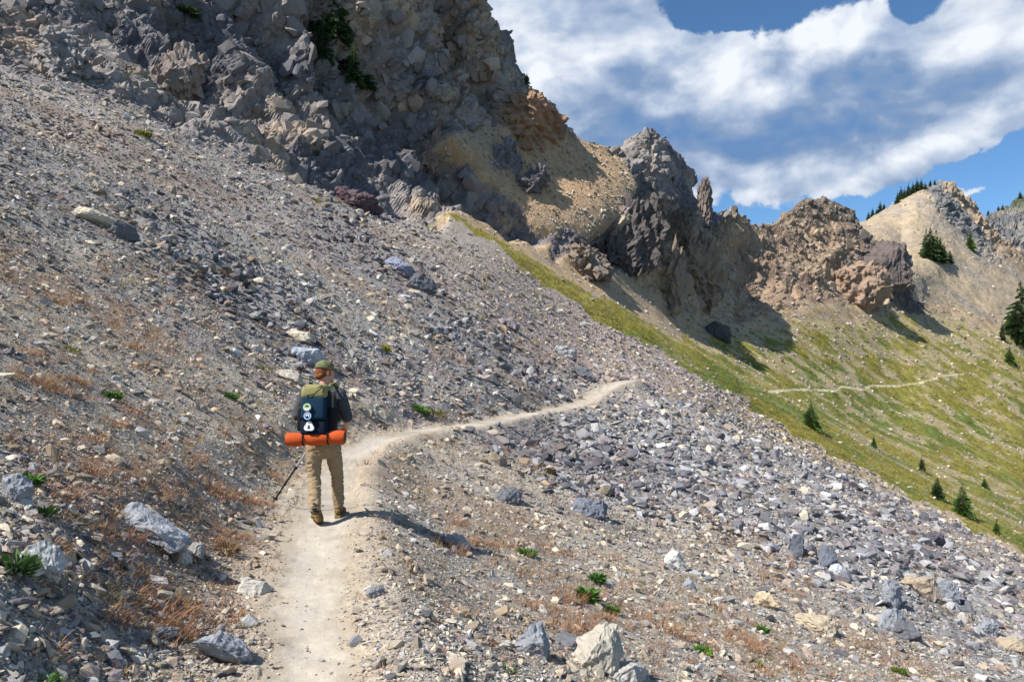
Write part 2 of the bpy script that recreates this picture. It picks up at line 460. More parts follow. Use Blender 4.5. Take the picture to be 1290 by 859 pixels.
# gullies that part the big wall into ribs: steep on the side that faces right
gul = np.zeros(len(flat))
for pts_, A_, wl_, wr_ in (([(395, 0), (415, 60), (440, 120), (480, 220), (530, 285)], 5.5, 22, 75), ([(450, 40), (502, 130), (578, 235), (660, 335)], 7.0, 22, 62), ([(560, 10), (596, 80), (632, 150)], 4.0, 18, 40),
                           ([(215, 20), (255, 80), (335, 175)], 5.5, 20, 70), ([(300, 0), (350, 70), (425, 180)], 5.5, 18, 60), ([(110, 0), (170, 60), (240, 130)], 4.5, 22, 70), ([(885, 240), (905, 290), (962, 375)], 7.0, 16, 60),
                           ([(800, 250), (836, 290), (850, 345)], 5.0, 14, 50), ([(700, 270), (745, 320), (770, 345)], 4.5, 14, 55), ([(1090, 280), (1120, 320), (1140, 360)], 5, 14, 40)):
    a_ = np.array(pts_, float)
    t_ = px_ + 9 * wig - np.interp(py_, a_[:, 1], a_[:, 0])
    pr_w = sst(py_, a_[0, 1] - 25, a_[0, 1] + 15) * sst(py_, a_[-1, 1] + 12, a_[-1, 1] - 25)
    gul = np.maximum(gul, A_ * pr_w * np.where(t_ < 0, sst(t_, -wl_, 0), 1 - sst(t_, 0, wr_)))
big = blocky(pr, 8.0, 41, 0.8, .1); med = blocky(pr + 5, 3.0, 42, 1.1, .08); sml = blocky(pr + 9, 1.1, 43, 1.3, .1)


def ridged(p, scale, octv, seed):
    a, r, t, w = 1.0, 0, 0, 1.0
    for k in range(octv):
        n = 1 - np.abs(vnoise(p, scale, seed + 13 * k)) * 1.6
        n = n * np.abs(n) * w
        w = np.clip(n * 1.6, 0.25, 1)
        r = r + a * n; t += a; a *= 0.55; scale *= 0.47
    return r / t


rid = ridged(pr * np.array([1.4, 1.0, 0.7]), 17, 6, 44)
dd = -wk * gul[rk] * np.clip(sc, .6, 1.3) + wk * (0.9 * sc * big + 0.62 * sc * med + 0.22 * sml + 2.7 * sc * (rid - 0.35)) * np.interp(px_[rk], [560, 680], [.9, .55])
wf = wfar[rk]
dd += wf * (0.6 * med + 0.5 * big) * np.where(ZN[rk] == 7, 3.0, np.interp(px_[rk] - (py_[rk] - 235) * 0.85, [1152, 1172, 1240, 1260], [0.1, 1.8, 1.8, 0.6]) * sst(py_[rk], 345, 290) + .1)
disp[rk] += dd
disp += 4.5 * gauss(px_, py_, 748, 268, 80, 75) * sst(s_, sD, sM - .3) * sst(s_, sH2 + 1, sH2)  # swell added so that the talus fan turns towards the sun
tm = (TRAIL & (d_ < 22))
disp[tm] += .012 * fbm(flat[tm], .16, 3, 36) - .010 * sst(vnoise(flat[tm], .13, 37), .3, .8)
disp = (disp + smooth(smooth(disp.reshape(NR, NC), 3, 0), 3, 1).ravel()) / 2
P = (flat + N0f * disp[:, None])
PG = P.reshape(NR, NC, 3)
NG = grid_normals(PG).reshape(-1, 3)
sx_ = CX + P[:, 0] / P[:, 1] * F; sy_ = HY - (P[:, 2] - CZ) / P[:, 1] * F

# which points the camera can see (running skyline in every column)
teP = ((PG[:, :, 2] - CZ) / PG[:, :, 1])
VIS = (teP >= np.maximum.accumulate(teP, 0) - 0.0012).ravel()

# ------------------------------------------------------------------ colours of ground and rock (albedo, with some sun and shade of the crags)
def L(r, g, b):
    return np.array([(v / 255 / 12.92 if v / 255 < .04045 else ((v / 255 + .055) / 1.055)**2.4) for v in (r, g, b)])


def lerp(a, b, t):
    t = np.clip(t, 0, 1)[:, None]
    return a * (1 - t) + b * t


colr = np.zeros((len(flat), 3))
tanS, greyS, lilac, dark = L(170, 158, 141), L(146, 142, 137), L(148, 139, 134), L(84, 80, 80)
pinkS = L(160, 148, 137)
scr = lerp(tanS[None], greyS[None], sst(nz_mid * 1.2 + nz_sml * 0.5, -0.5, 0.4))
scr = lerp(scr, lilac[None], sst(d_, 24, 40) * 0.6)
band = fbm(flat * np.array([.28, 1, .28]), 3.2, 4, 15)
scr = lerp(scr, L(136, 114, 94)[None], sst(band, .08, .4) * .48 * (px_ < 700) * sst(d_, 5, 9))
scr = lerp(scr, L(118, 110, 114)[None], sst(-band, .08, .4) * .6 * sst(d_, 7, 14))
scr = lerp(scr, pinkS[None], sst(s_ + nz_sml * .3, sA - 0.5, sA + 0.3) * 0.8 * sst(px_, 420, 640))
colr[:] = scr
redd = sst(fbm(flat, 3.0, 4, 51) - 0.25 * sst(d_, 20, 40), 0.12, 0.5) * 0.38                # ground bristling with dry red stalks
colr = np.where((ZN == 0)[:, None], lerp(colr, L(146, 108, 84)[None], redd * (d_ < 45)), colr)
rockA, rockB, rockC = L(146, 137, 131), L(102, 99, 103), L(172, 152, 130)
v1 = fbm(flat * np.array([1, 1, 1.6]), 16, 4, 52); v2 = fbm(flat, 4, 4, 53)
cl = lerp(lerp(rockA[None], rockB[None], sst(v1 + .3 * v2, -0.25, 0.25)), rockC[None], sst(v2 - v1 * .6, 0.1, 0.55) * 0.8)
tan = lerp(L(180, 154, 122)[None], L(160, 142, 120)[None], sst(v2, -.3, .4))
orange = sst(((px_ - 700) / 75)**2 + ((py_ - 215) / 75)**2, 1.3, 0.4)
tan = lerp(tan, L(182, 150, 116)[None], orange * .9)
cl = lerp(cl, L(168, 149, 126)[None], .85 * sst(px_ + 40 * v2, 640, 720) * sst(py_ + 25 * v2 + .25 * (px_ - 780), 295, 340))  # tan lower rock, its sunlit brightness put into the colour
cl = lerp(cl, L(160, 132, 106)[None], 0.85 * sst(((px_ - 670) / 42)**2 + ((py_ - 148) / 28)**2 + .3 * v2, 1.2, 0.7))
colr = np.where((ZN == 2)[:, None], cl, colr)
colr = np.where((ZN == 4)[:, None], tan, colr)
strip = (ZN == 4) & (s_ < sC)
colr = np.where(strip[:, None], lerp(scr, lerp(L(178, 156, 130)[None], L(166, 148, 138)[None], sst(px_ + 60 * v2, 980, 860)), sst(px_, 560, 760)), colr)
gy, gg, gd = L(138, 131, 64), L(102, 116, 56), L(98, 92, 54)
gr = lerp(lerp(gy[None], gg[None], sst(v1 + .4 * v2, -.1, .4)), gd[None], sst(fbm(flat, 1.6, 3, 54), .0, .6) * .7)
bare = sst(fbm(flat * np.array([.45, 1, 1]), 3.2, 4, 55) + 0.42 * sst(s_, sD - .5, sG + .3) * sst(py_, 500, 400) + 0.01 + 0.25 * v1 + .25 * fbm(flat, 1.2, 2, 58), 0.0, 0.28)
bare = np.where(g1 & ~g2, bare * 0.25, bare)
gr = lerp(gr, L(170, 152, 118)[None], bare * .85)
colr = np.where((ZN == 3)[:, None], gr, colr)
p3 = lerp(lerp(L(160, 138, 114)[None], L(142, 120, 102)[None], sst(v1, -.2, .4)), L(96, 88, 84)[None], sst(v2 * .5 + v1 * .3 + np.interp(px_ - (py_ - 300) * .6, [980, 1050, 1090, 1140], [-.3, 0, .5, .75]), 0.15, 0.6))  # mixed rock tones; shade of the right flank is painted in
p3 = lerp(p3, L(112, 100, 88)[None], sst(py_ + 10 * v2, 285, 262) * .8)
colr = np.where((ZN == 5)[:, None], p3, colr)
t4 = px_ - (py_ - 235) * 0.85
p4 = lerp(L(172, 154, 128)[None], L(154, 142, 128)[None], sst(v1 * .5 + fbm(np.stack([(px_ - (py_ - 300) * 1.5) / 12, py_ / 80, d_ * 0], 1), 1, 3, 60) * .6, -.2, .4))
p4 = lerp(p4, L(112, 112, 112)[None], sst(t4 + 10 * v2, 1154, 1166) * sst(t4 + 10 * v2, 1194, 1184) * sst(py_ + 12 * v2, 335, 290))
p4 = lerp(p4, L(158, 138, 116)[None], sst(t4 + 10 * v2, 1184, 1196) * sst(t4 + 8 * v2, 1262, 1246))
colr = np.where((ZN == 6)[:, None], p4, colr)
p5 = lerp(L(106, 106, 106)[None], L(136, 130, 122)[None], sst(fbm(flat * np.array([.3, .3, 2]), 9, 3, 61), -.2, .4))
p5 = lerp(p5, L(70, 82, 48)[None], sst(sy_, 268, 258) * .6)
colr = np.where((ZN == 7)[:, None], p5, colr)
trl = lerp(L(178, 169, 155)[None], L(158, 149, 136)[None], sst(nz_sml + .8 * fbm(flat, .35, 3, 14), -.2, .5))
trl = lerp(trl, L(158, 144, 124)[None], sst(tu_, -.22, 0.0) * .8 * (d_ < 60))
trl = np.where((d_ > 70)[:, None], L(206, 192, 162) * (1 + .12 * nz_sml[:, None]), trl)
colr = np.where((ZN == 1)[:, None], trl, colr)
# dust of the trail spreads over its edges
dust = np.exp(-np.clip(tu_, 0, 9) / 0.28) * (ZN == 0)
colr = lerp(colr, L(184, 168, 146)[None], dust * .8)
colr = lerp(colr, L(180, 156, 142)[None], (FT2 & (ZN != 1)) * .7)
colr = colr * (1 + 0.10 * fbm(flat, 0.9, 3, 57)[:, None])


# ------------------------------------------------------------------ materials
def mat_ground(name, fine=30.0, amt=0.35, bump=0.4, bdist=0.02, spec=0.15, streak=None):
    m = bpy.data.materials.new(name); m.use_nodes = True
    t = NT(m.node_tree); b = m.node_tree.nodes['Principled BSDF']
    at = t.n('ShaderNodeAttribute', attribute_name='albedo')
    pos = t.n('ShaderNodeTexCoord').outputs['Object']
    na = t.noise(pos, fine, 5, 0.65)
    nb = t.noise(pos, fine * 0.18, 5, 0.6)
    v = t.n('ShaderNodeTexVoronoi'); t.put(v.inputs['Vector'], pos); v.inputs['Scale'].default_value = fine * 0.6
    f = t.m('ADD', t.m('MULTIPLY', t.m('SUBTRACT', na.outputs[0], .5), 2.2), t.m('MULTIPLY', t.m('SUBTRACT', nb.outputs[0], .5), 1.6))
    vs = t.n('ShaderNodeSeparateColor'); t.put(vs.inputs[0], v.outputs['Color'])
    f = t.m('ADD', f, t.m('SUBTRACT', vs.outputs[0], .5))
    k = t.m('ADD', 1.0, t.m('MULTIPLY', f, amt))
    cmb = t.n('ShaderNodeCombineColor')
    for i in range(3): t.put(cmb.inputs[i], k)
    c = t.mix(1.0, at.outputs['Color'], cmb.outputs[0], 'MULTIPLY')
    t.put(b.inputs['Base Color'], c)
    b.inputs['Roughness'].default_value = 0.92
    b.inputs['Specular IOR Level'].default_value = spec
    bp = t.n('ShaderNodeBump'); bp.inputs['Strength'].default_value = bump; bp.inputs['Distance'].default_value = bdist
    t.put(bp.inputs['Height'], f); t.put(b.inputs['Normal'], bp.outputs[0])
    return m


M_SCREE = mat_ground('scree_gravel', 34, 0.30, 0.7, 0.02)
M_TRAIL = mat_ground('trodden_dust', 60, 0.12, 0.5, 0.006)
M_CLIFF = mat_ground('broken_rock', 1.6, 0.30, 0.7, 0.3)
M_GRASS = mat_ground('alpine_turf', 3.0, 0.35, 0.6, 0.15)
M_TAN = mat_ground('tan_talus', 3.0, 0.22, 0.7, 0.15)
M_PEAK = mat_ground('weathered_rock', 1.0, 0.28, 0.7, 0.5)


def mesh_from(name, verts, faces, mats, color=None, smooth_=False, parent=None, link=True):
    me = bpy.data.meshes.new(name)
    verts = np.asarray(verts, np.float32); faces = np.asarray(faces, np.int32)
    n = faces.shape[1]
    me.vertices.add(len(verts)); me.vertices.foreach_set('co', verts.ravel())
    me.loops.add(faces.size); me.loops.foreach_set('vertex_index', faces.ravel())
    me.polygons.add(len(faces))
    me.polygons.foreach_set('loop_start', np.arange(0, faces.size, n, dtype=np.int32))
    me.polygons.foreach_set('use_smooth', np.full(len(faces), smooth_))
    me.materials.append(mats)
    if color is not None:
        ca = me.color_attributes.new('albedo', 'FLOAT_COLOR', 'POINT')
        ca.data.foreach_set('color', np.concatenate([color, np.ones((len(color), 1))], 1).astype(np.float32).ravel())
    me.update(calc_edges=True)
    o = bpy.data.objects.new(name, me)
    if link: COL.objects.link(o)
    if parent is not None: o.parent = parent
    return o


idx = np.arange(NR * NC).reshape(NR, NC)
quads = np.stack([idx[:-1, :-1], idx[:-1, 1:], idx[1:, 1:], idx[1:, :-1]], 2).reshape(-1, 4)
zq = np.sort(ZN[quads], 1)
# a face takes the zone most of its corners have
zf = np.where(zq[:, 0] == zq[:, 1], zq[:, 0], np.where(zq[:, 2] == zq[:, 3], zq[:, 2], zq[:, 1]))
ST = {}
for z, nm, mt, sm in ((0, 'scree_slope', M_SCREE, True), (1, 'trail', M_TRAIL, True), (2, 'cliff', M_CLIFF, False), (3, 'grassy_slope', M_GRASS, True),
                      (4, 'talus_slope', M_TAN, True), (5, 'rocky_peak', M_CLIFF, False), (6, 'bare_peak', M_PEAK, False), (7, 'distant_ridge', M_PEAK, False)):
    fq = quads[zf == z]
    u, inv = np.unique(fq, return_inverse=True)
    o = mesh_from(nm, P[u], inv.reshape(-1, 4), mt, colr[u], sm)
    o['kind'] = 'structure'
    ST[nm] = o


# ------------------------------------------------------------------ finding places on the ground
vi = np.where(VIS & (sx_ > -30) & (sx_ < 1320) & (sy_ > -20) & (sy_ < 900))[0]
bx = (sx_[vi] // 6).astype(int); by = (sy_[vi] // 6).astype(int)
buckets = {}
for n_, key in enumerate(zip(bx.tolist(), by.tolist())):
    buckets.setdefault(key, []).append(vi[n_])


def ground(px, py):
    """index of the ground vertex seen at a place of the photograph"""
    best, bd = None, 1e9
    kx, ky = int(px // 6), int(py // 6)
    for r in (1, 2, 4, 8):
        for i in range(kx - r, kx + r + 1):
            for j in range(ky - r, ky + r + 1):
                for v in buckets.get((i, j), ()):
                    q = (sx_[v] - px)**2 + (sy_[v] - py)**2
                    if q < bd: best, bd = v, q
        if best is not None: return best
    return None


def tag(o, label=None, cat=None, group=None, kind=None):
    if label: o['label'] = label
    if cat: o['category'] = cat
    if group: o['group'] = group
    if kind: o['kind'] = kind
    return o


def empty(name, loc, rz=0.0, scale=1.0):
    o = bpy.data.objects.new(name, None)
    o.empty_display_size = 0.2
    o.location = loc; o.rotation_euler = (0, 0, rz); o.scale = (scale,) * 3
    COL.objects.link(o)
    return o


def euler_from(n, yaw, tilt=0.0):
    """rotation that stands an object on a surface of normal n"""
    n = Vector(n).normalized()
    q = Vector((0, 0, 1)).rotation_difference(n)
    return (q.to_matrix() @ Matrix.Rotation(yaw, 3, 'Z') @ Matrix.Rotation(tilt, 3, 'X')).to_euler()


# ------------------------------------------------------------------ stones
def mat_tinted(name, rough=0.9, amt=0.3, scale=3.0, bump=0.5, bdist=0.05, spec=0.2, fixed=None, mottle=None):
    m = bpy.data.materials.new(name); m.use_nodes = True
    t = NT(m.node_tree); b = m.node_tree.nodes['Principled BSDF']
    pos = t.n('ShaderNodeTexCoord').outputs['Object']
    if fixed is None:
        at = t.n('ShaderNodeAttribute', attribute_type='INSTANCER', attribute_name='tint').outputs['Color']
    else:
        at = c4(fixed)
    na = t.noise(pos, scale, 6, 0.65)
    nb = t.noise(pos, scale * 6, 3, 0.6)
    f = t.m('ADD', t.m('MULTIPLY', t.m('SUBTRACT', na.outputs[0], .5), 2.4), t.m('MULTIPLY', t.m('SUBTRACT', nb.outputs[0], .5), 1.2))
    k = t.m('ADD', 1.0, t.m('MULTIPLY', f, amt))
    cmb = t.n('ShaderNodeCombineColor')
    for i in range(3): t.put(cmb.inputs[i], k)
    c = t.mix(1.0, at, cmb.outputs[0], 'MULTIPLY')
    if mottle is not None:
        nm = t.noise(pos, scale * 1.7, 4, 0.6)
        c = t.mix(t.ramp(nm.outputs[0], 0.52, 0.66), c, c4(mottle))
    t.put(b.inputs['Base Color'], c)
    b.inputs['Roughness'].default_value = rough
    b.inputs['Specular IOR Level'].default_value = spec
    bp = t.n('ShaderNodeBump'); bp.inputs['Strength'].default_value = bump; bp.inputs['Distance'].default_value = bdist
    t.put(bp.inputs['Height'], f); t.put(b.inputs['Normal'], bp.outputs[0])
    return m


M_STONE = mat_tinted('stone', 0.9, 0.22, 1.6, 0.35, 0.12)


def hull_mesh(name, seed, npts, shape, mat, cut=0):
    r = random.Random(seed)
    bm = bmesh.new()
    for _ in range(npts):
        v = Vector((r.gauss(0, 1), r.gauss(0, 1), r.gauss(0, 1))).normalized() * r.uniform(0.8, 1.1)
        v = Vector((max(-.85, min(.85, v.x)), max(-.85, min(.85, v.y)), max(-.8, min(.8, v.z))))
        bm.verts.new((v.x * shape[0], v.y * shape[1], v.z * shape[2]))
    res = bmesh.ops.convex_hull(bm, input=bm.verts)
    junk = [g for g in res['geom_interior'] + res['geom_unused'] if isinstance(g, bmesh.types.BMVert)]
    bmesh.ops.delete(bm, geom=list(set(junk)), context='VERTS')
    bmesh.ops.recalc_face_normals(bm, faces=bm.faces)
    me = bpy.data.meshes.new(name)
    bm.to_mesh(me); bm.free()
    me.materials.append(mat)
    return me


STONES = [hull_mesh('stone', 100 + i, 9 + (i * 5) % 12, (1.0, random.uniform(.6, .95), random.uniform(.32, .75)), M_STONE) for i in range(16)]
src = bpy.data.collections.new('stone_kinds')           # a palette of meshes: never linked to the scene itself
for i, me in enumerate(STONES):
    src.objects.link(bpy.data.objects.new('stone_kind', me))


def scatter(name, pts, rot, scl, pick, tint, collection, label_parent=None):
    """many small pieces nobody could count, set on points of the ground"""
    me = bpy.data.meshes.new(name)
    me.vertices.add(len(pts)); me.vertices.foreach_set('co', np.asarray(pts, np.float32).ravel())
    for nm, ty, data, key in (('rot', 'FLOAT_VECTOR', rot, 'vector'), ('scl', 'FLOAT_VECTOR', scl, 'vector'), ('pick', 'INT', pick, 'value'), ('tint', 'FLOAT_COLOR', tint, 'color')):
        a = me.attributes.new(nm, ty, 'POINT')
        dt = np.int32 if ty == 'INT' else np.float32
        if ty == 'FLOAT_COLOR': data = np.concatenate([data, np.ones((len(data), 1))], 1)
        a.data.foreach_set(key, np.asarray(data, dt).ravel())
    o = bpy.data.objects.new(name, me); COL.objects.link(o)
    g = bpy.data.node_groups.new(name, 'GeometryNodeTree')
    g.interface.new_socket('Geometry', in_out='INPUT', socket_type='NodeSocketGeometry')
    g.interface.new_socket('Geometry', in_out='OUTPUT', socket_type='NodeSocketGeometry')
    gi = g.nodes.new('NodeGroupInput'); go = g.nodes.new('NodeGroupOutput')
    ci = g.nodes.new('GeometryNodeCollectionInfo'); ci.inputs['Collection'].default_value = collection
    ci.inputs['Separate Children'].default_value = True; ci.inputs['Reset Children'].default_value = True
    ip = g.nodes.new('GeometryNodeInstanceOnPoints'); ip.inputs['Pick Instance'].default_value = True

    def att(nm, ty):
        n = g.nodes.new('GeometryNodeInputNamedAttribute'); n.data_type = ty; n.inputs['Name'].default_value = nm
        return n.outputs['Attribute']
    lk = g.links.new
    lk(gi.outputs[0], ip.inputs['Points']); lk(ci.outputs[0], ip.inputs['Instance'])
    lk(att('pick', 'INT'), ip.inputs['Instance Index']); lk(att('scl', 'FLOAT_VECTOR'), ip.inputs['Scale'])
    er = g.nodes.new('FunctionNodeEulerToRotation'); lk(att('rot', 'FLOAT_VECTOR'), er.inputs[0]); lk(er.outputs[0], ip.inputs['Rotation'])
    lk(ip.outputs[0], go.inputs[0])
    md = o.modifiers.new('scatter', 'NODES'); md.node_group = g
    o['kind'] = 'stuff'
    return o


def euler_np(n, yaw, tx_, ty_):
    """rotations for many pieces: z towards n, turned by yaw, then tipped"""
    up = np.array([0, 0, 1.0])
    z = n / np.linalg.norm(n, axis=1, keepdims=True)
    x = np.cross(np.array([0, 1.0, 0]), z); x /= np.linalg.norm(x, axis=1, keepdims=True)
    y = np.cross(z, x)
    B = np.stack([x, y, z], 2)

    def rotm(a, ax):
        c, s = np.cos(a), np.sin(a); m = np.zeros((len(a), 3, 3)); i, j = [(1, 2), (2, 0), (0, 1)][ax]
        m[:, ax, ax] = 1; m[:, i, i] = c; m[:, j, j] = c; m[:, i, j] = -s; m[:, j, i] = s
        return m
    M = B @ rotm(yaw, 2) @ rotm(tx_, 0) @ rotm(ty_, 1)
    return np.stack([np.arctan2(M[:, 2, 1], M[:, 2, 2]), -np.arcsin(np.clip(M[:, 2, 0], -1, 1)), np.arctan2(M[:, 1, 0], M[:, 0, 0])], 1)


GU = np.gradient(PG, axis=1).reshape(-1, 3); GV = np.gradient(PG, axis=0).reshape(-1, 3)


def pick_points(prob, maxn=None):
    sel = np.where(rng.random(len(prob)) < prob)[0]
    if maxn and len(sel) > maxn: sel = np.sort(rng.choice(sel, maxn, replace=False))
    j = rng.uniform(-.5, .5, (len(sel), 2))
    return sel, P[sel] + GU[sel] * j[:, :1] + GV[sel] * j[:, 1:]


# coarse blocks lie in streams: one across the left slope, one over the rib on the right
coarse = (0.9 * gauss(px_, py_, 560, 395, 240, 34, 40) + 1.0 * gauss(px_, py_, 960, 610, 290, 90, 25) + 0.8 * gauss(px_, py_, 1180, 740, 190, 70, 22)
          + 0.55 * gauss(px_, py_, 720, 600, 110, 50, 20) + 0.5 * gauss(px_, py_, 330, 400, 190, 60, 30) + 0.45 * gauss(px_, py_, 60, 60, 160, 60, 20) + 0.1 * gauss(px_, py_, 60, 760, 150, 90)
          + 0.35 * gauss(px_, py_, 250, 300, 260, 60, 35))
coarse = np.clip(coarse + 0.35 * fbm(flat, 5, 3, 71), 0, 1.2)
# the blue-grey blocks come with the coarse streams, the tan chips with the dust
cellpx = d_ / F
area_ok = np.where(np.isin(ZN, (0, 4)) | (ZN == 3), 1.0, 0.0)
dens_s = np.where(ZN == 0, 0.40 - 0.12 * coarse, 0)
dens_s = np.where(ZN == 4, 0.08, dens_s)
dens_s = np.where((ZN == 4) & (s_ < sB + .6), 0.30, dens_s)
dens_s = np.where(fan, .13, dens_s)
dens_s = np.where(ZN == 3, 0.014 + 0.09 * bare, dens_s)
dens_s = np.where(ZN == 6, 0.012, dens_s)
dens_s = np.where(ZN == 5, 0.03, dens_s)
dens_s *= 1 - 0.8 * np.exp(-np.clip(tu_, 0, 9) / 0.18)
dens_s = np.where((ZN == 1) & (d_ < 30), 0.008 + .09 * sst(tu_, -.14, .02), dens_s)
dens_s *= np.where((ZN == 0) & (d_ > 9) & (TSIDE.ravel() > 0), sst(tu_, 0.0, .5), 1)
dents = np.where((ZN == 1) & (d_ < 20), 1.0, 0)
dens_s *= np.where((sx_ > -60) & (sx_ < 1350) & (sy_ < 920), 1, 0.35)
sel, sp = pick_points(dens_s)
n_ = len(sel)
al = np.where(coarse[sel] > 0.45, 1.95, 2.3)
smin = np.maximum(1.05 * cellpx[sel], 0.007) * (1 + 0.5 * coarse[sel])
sz = smin * rng.random(n_) ** (-1 / al)
cap = np.where(ZN[sel] == 1, 0.022, np.where(ZN[sel] == 0, 0.035 + 0.0065 * d_[sel] + 0.17 * np.clip(coarse[sel], 0, 1) * np.clip(d_[sel] / 14, .15, 1), np.maximum(0.4, 0.0038 * d_[sel])))
sz = np.where(sz > cap, cap * rng.uniform(.3, 1, n_), sz)
wgrey = sst(coarse[sel] + 0.4 * nz_sml[sel] + rng.normal(0, .3, n_), 0.15, 0.75)
pal_tan = np.array([L(186, 174, 154), L(206, 194, 172), L(160, 146, 128), L(174, 156, 140), L(150, 142, 132), L(196, 188, 176)])
pal_grey = np.array([L(154, 154, 156), L(126, 127, 132), L(180, 178, 176), L(98, 98, 102), L(160, 153, 150), L(188, 185, 182), L(132, 123, 126)])
tint = np.where((rng.random(n_) < 0.18 + 0.72 * wgrey)[:, None], pal_grey[rng.integers(0, 7, n_)], pal_tan[rng.integers(0, 6, n_)])
farr = np.isin(ZN[sel], (3, 4, 5, 6)) & (s_[sel] > sC - .4)
tint = np.where(farr[:, None], tint * 0.45 + pal_tan[rng.integers(0, 6, n_)] * 0.55, tint)
pk = (np.abs(s_[sel] - sA - .5) < 0.5) & (px_[sel] < 900)
tint = np.where(pk[:, None] & (rng.random(n_) < .4)[:, None], L(150, 134, 132) * rng.uniform(.5, 1.15, (n_, 1)), tint)
tint = np.where((coarse[sel] > .4)[:, None], tint * np.array([.97, .97, .99]) * np.where(px_[sel] < 740, .82, 1.0)[:, None], tint)
bs = band[sel]
tint = np.where(((bs < -.12) & (d_[sel] > 8) & (rng.random(n_) < .6))[:, None], tint * np.array([.74, .72, .735]), tint)
tint = np.where(((bs > .15) & (px_[sel] < 700) & (rng.random(n_) < .5))[:, None], tint * np.array([.86, .77, .68]), tint)
tint = tint * rng.uniform(0.66, 1.14, (n_, 1))
flatn = rng.uniform(0.55, 1.0, n_)
scl = np.stack([sz * rng.uniform(.9, 1.3, n_), sz * rng.uniform(.8, 1.1, n_), sz * flatn * 1.15], 1)
rotv = euler_np(NG[sel] * 0.6 + np.array([0, 0, .4]), rng.uniform(0, 6.28, n_), rng.normal(0, .45, n_), rng.normal(0, .45, n_))
pickv = rng.integers(0, len(STONES), n_)
spos = sp + NG[sel] * (sz * flatn * 0.25)[:, None]
app = sz / d_[sel] * (VIS[sel] & (sx_[sel] > 0) & (sx_[sel] < 1290) & (sy_[sel] < 859) & (sy_[sel] > 0) & np.isin(ZN[sel], (0, 4)))
order = np.argsort(-app)
BIG = order[:270]
rest = np.ones(n_, bool); rest[BIG] = False
scatter('loose_stones', spos[rest], rotv[rest], scl[rest], pickv[rest], tint[rest], src)
for i in BIG:
    o = bpy.data.objects.new('stone', STONES[int(pickv[i])])
    o.location = spos[i]; o.rotation_euler = rotv[i]; o.scale = scl[i]
    o['tint'] = [float(v) for v in tint[i]]
    o.parent = ST['scree_slope'] if ZN[sel[i]] == 0 else ST['talus_slope']
    COL.objects.link(o)
print('stones', n_)
# broken blocks and slabs of the crags, too many to count, all lying to the dip of the beds
rocky = np.where(ZN == 2, .22, 0) + np.where(ZN == 5, .10, 0) + np.where(ZN == 7, .05, 0) + np.where((ZN == 6) & (t4 > 1160) & (t4 < 1262) & (py_ < 325), .07, 0)
rocky = rocky * (.35 + .65 * sst(v2 + .4 * v1, -.4, .3))
sel, sp = pick_points(rocky * np.where((sx_ > -80) & (sx_ < 1370) & (sy_ > -40), 1, .2))
n_ = len(sel)
sz = 1.6 * cellpx[sel] * rng.random(n_) ** (-1 / 1.55)
sz = np.minimum(sz, d_[sel] * rng.uniform(.006, .021, n_) * np.where(px_[sel] > 640, .6, 1))
base_e = np.array(Euler((.15, -.55, .5)).to_matrix())
jit = rng.normal(0, .24, (n_, 3))
rotv2 = np.stack([.15 + jit[:, 0], -.55 + jit[:, 1], .5 + jit[:, 2] * 2], 1)
tn2 = colr[sel] * rng.uniform(.62, 1.22, (n_, 1)) * .8 + L(128, 124, 122) * .2 * rng.uniform(.6, 1.2, (n_, 1))
scatter('broken_rock', sp - N0f[sel] * (sz * .15)[:, None], rotv2, np.stack([sz * rng.uniform(.8, 1.2, n_), sz * rng.uniform(.6, 1, n_), sz * rng.uniform(1.2, 2.4, n_)], 1), rng.integers(0, len(STONES), n_), tn2, src)
print('blocks', n_)



# ------------------------------------------------------------------ boulders and crags that stand out
def rock_object(name, seed, w, dp, h, color, subdiv=3, blk=0.28, taper=0.25, mottle=None, npts=16, columns=False, rel=0.034):
    bm = bmesh.new()
    me0 = hull_mesh('tmp', seed, npts, (1, 1, 1), M_STONE)
    bm.from_mesh(me0); bpy.data.meshes.remove(me0)
    bmesh.ops.triangulate(bm, faces=bm.faces)
    for _ in range(subdiv):
        longe = [e for e in bm.edges if e.calc_length() > 0.12]
        if longe: bmesh.ops.subdivide_edges(bm, edges=longe, cuts=1, use_grid_fill=True)
        bmesh.ops.triangulate(bm, faces=bm.faces)
    v = np.array([q.co[:] for q in bm.verts])
    bm.normal_update()
    nn = np.array([q.normal[:] for q in bm.verts])
    dim = np.array([w, dp, h]) / 1.7
    q = v * np.array([1, dp / w, h / w]) * (np.array([1, 1, .22]) if columns else 1) + seed
    dsp = rel * 1.6 * blocky(q, blk, seed, 1.1, .2) + rel * fbm(q, .25, 4, seed) + rel * .6 * blocky(q + 3, blk * .4, seed + 5, 1.0, .2)
    v = v + nn * dsp[:, None]
    v[:, :2] *= (1 - taper * np.clip(v[:, 2:], -0.3, 1))
    v = v * dim
    for q_, c in zip(bm.verts, v): q_.co = c
    me = bpy.data.meshes.new(name); bm.to_mesh(me); bm.free()
    me.materials.append(mat_tinted('boulder_stone', 0.9, 0.24, 2.6 / max(w, .05), 0.6, 0.04 * w, fixed=color, mottle=mottle))
    o = bpy.data.objects.new(name, me); COL.objects.link(o)
    return o


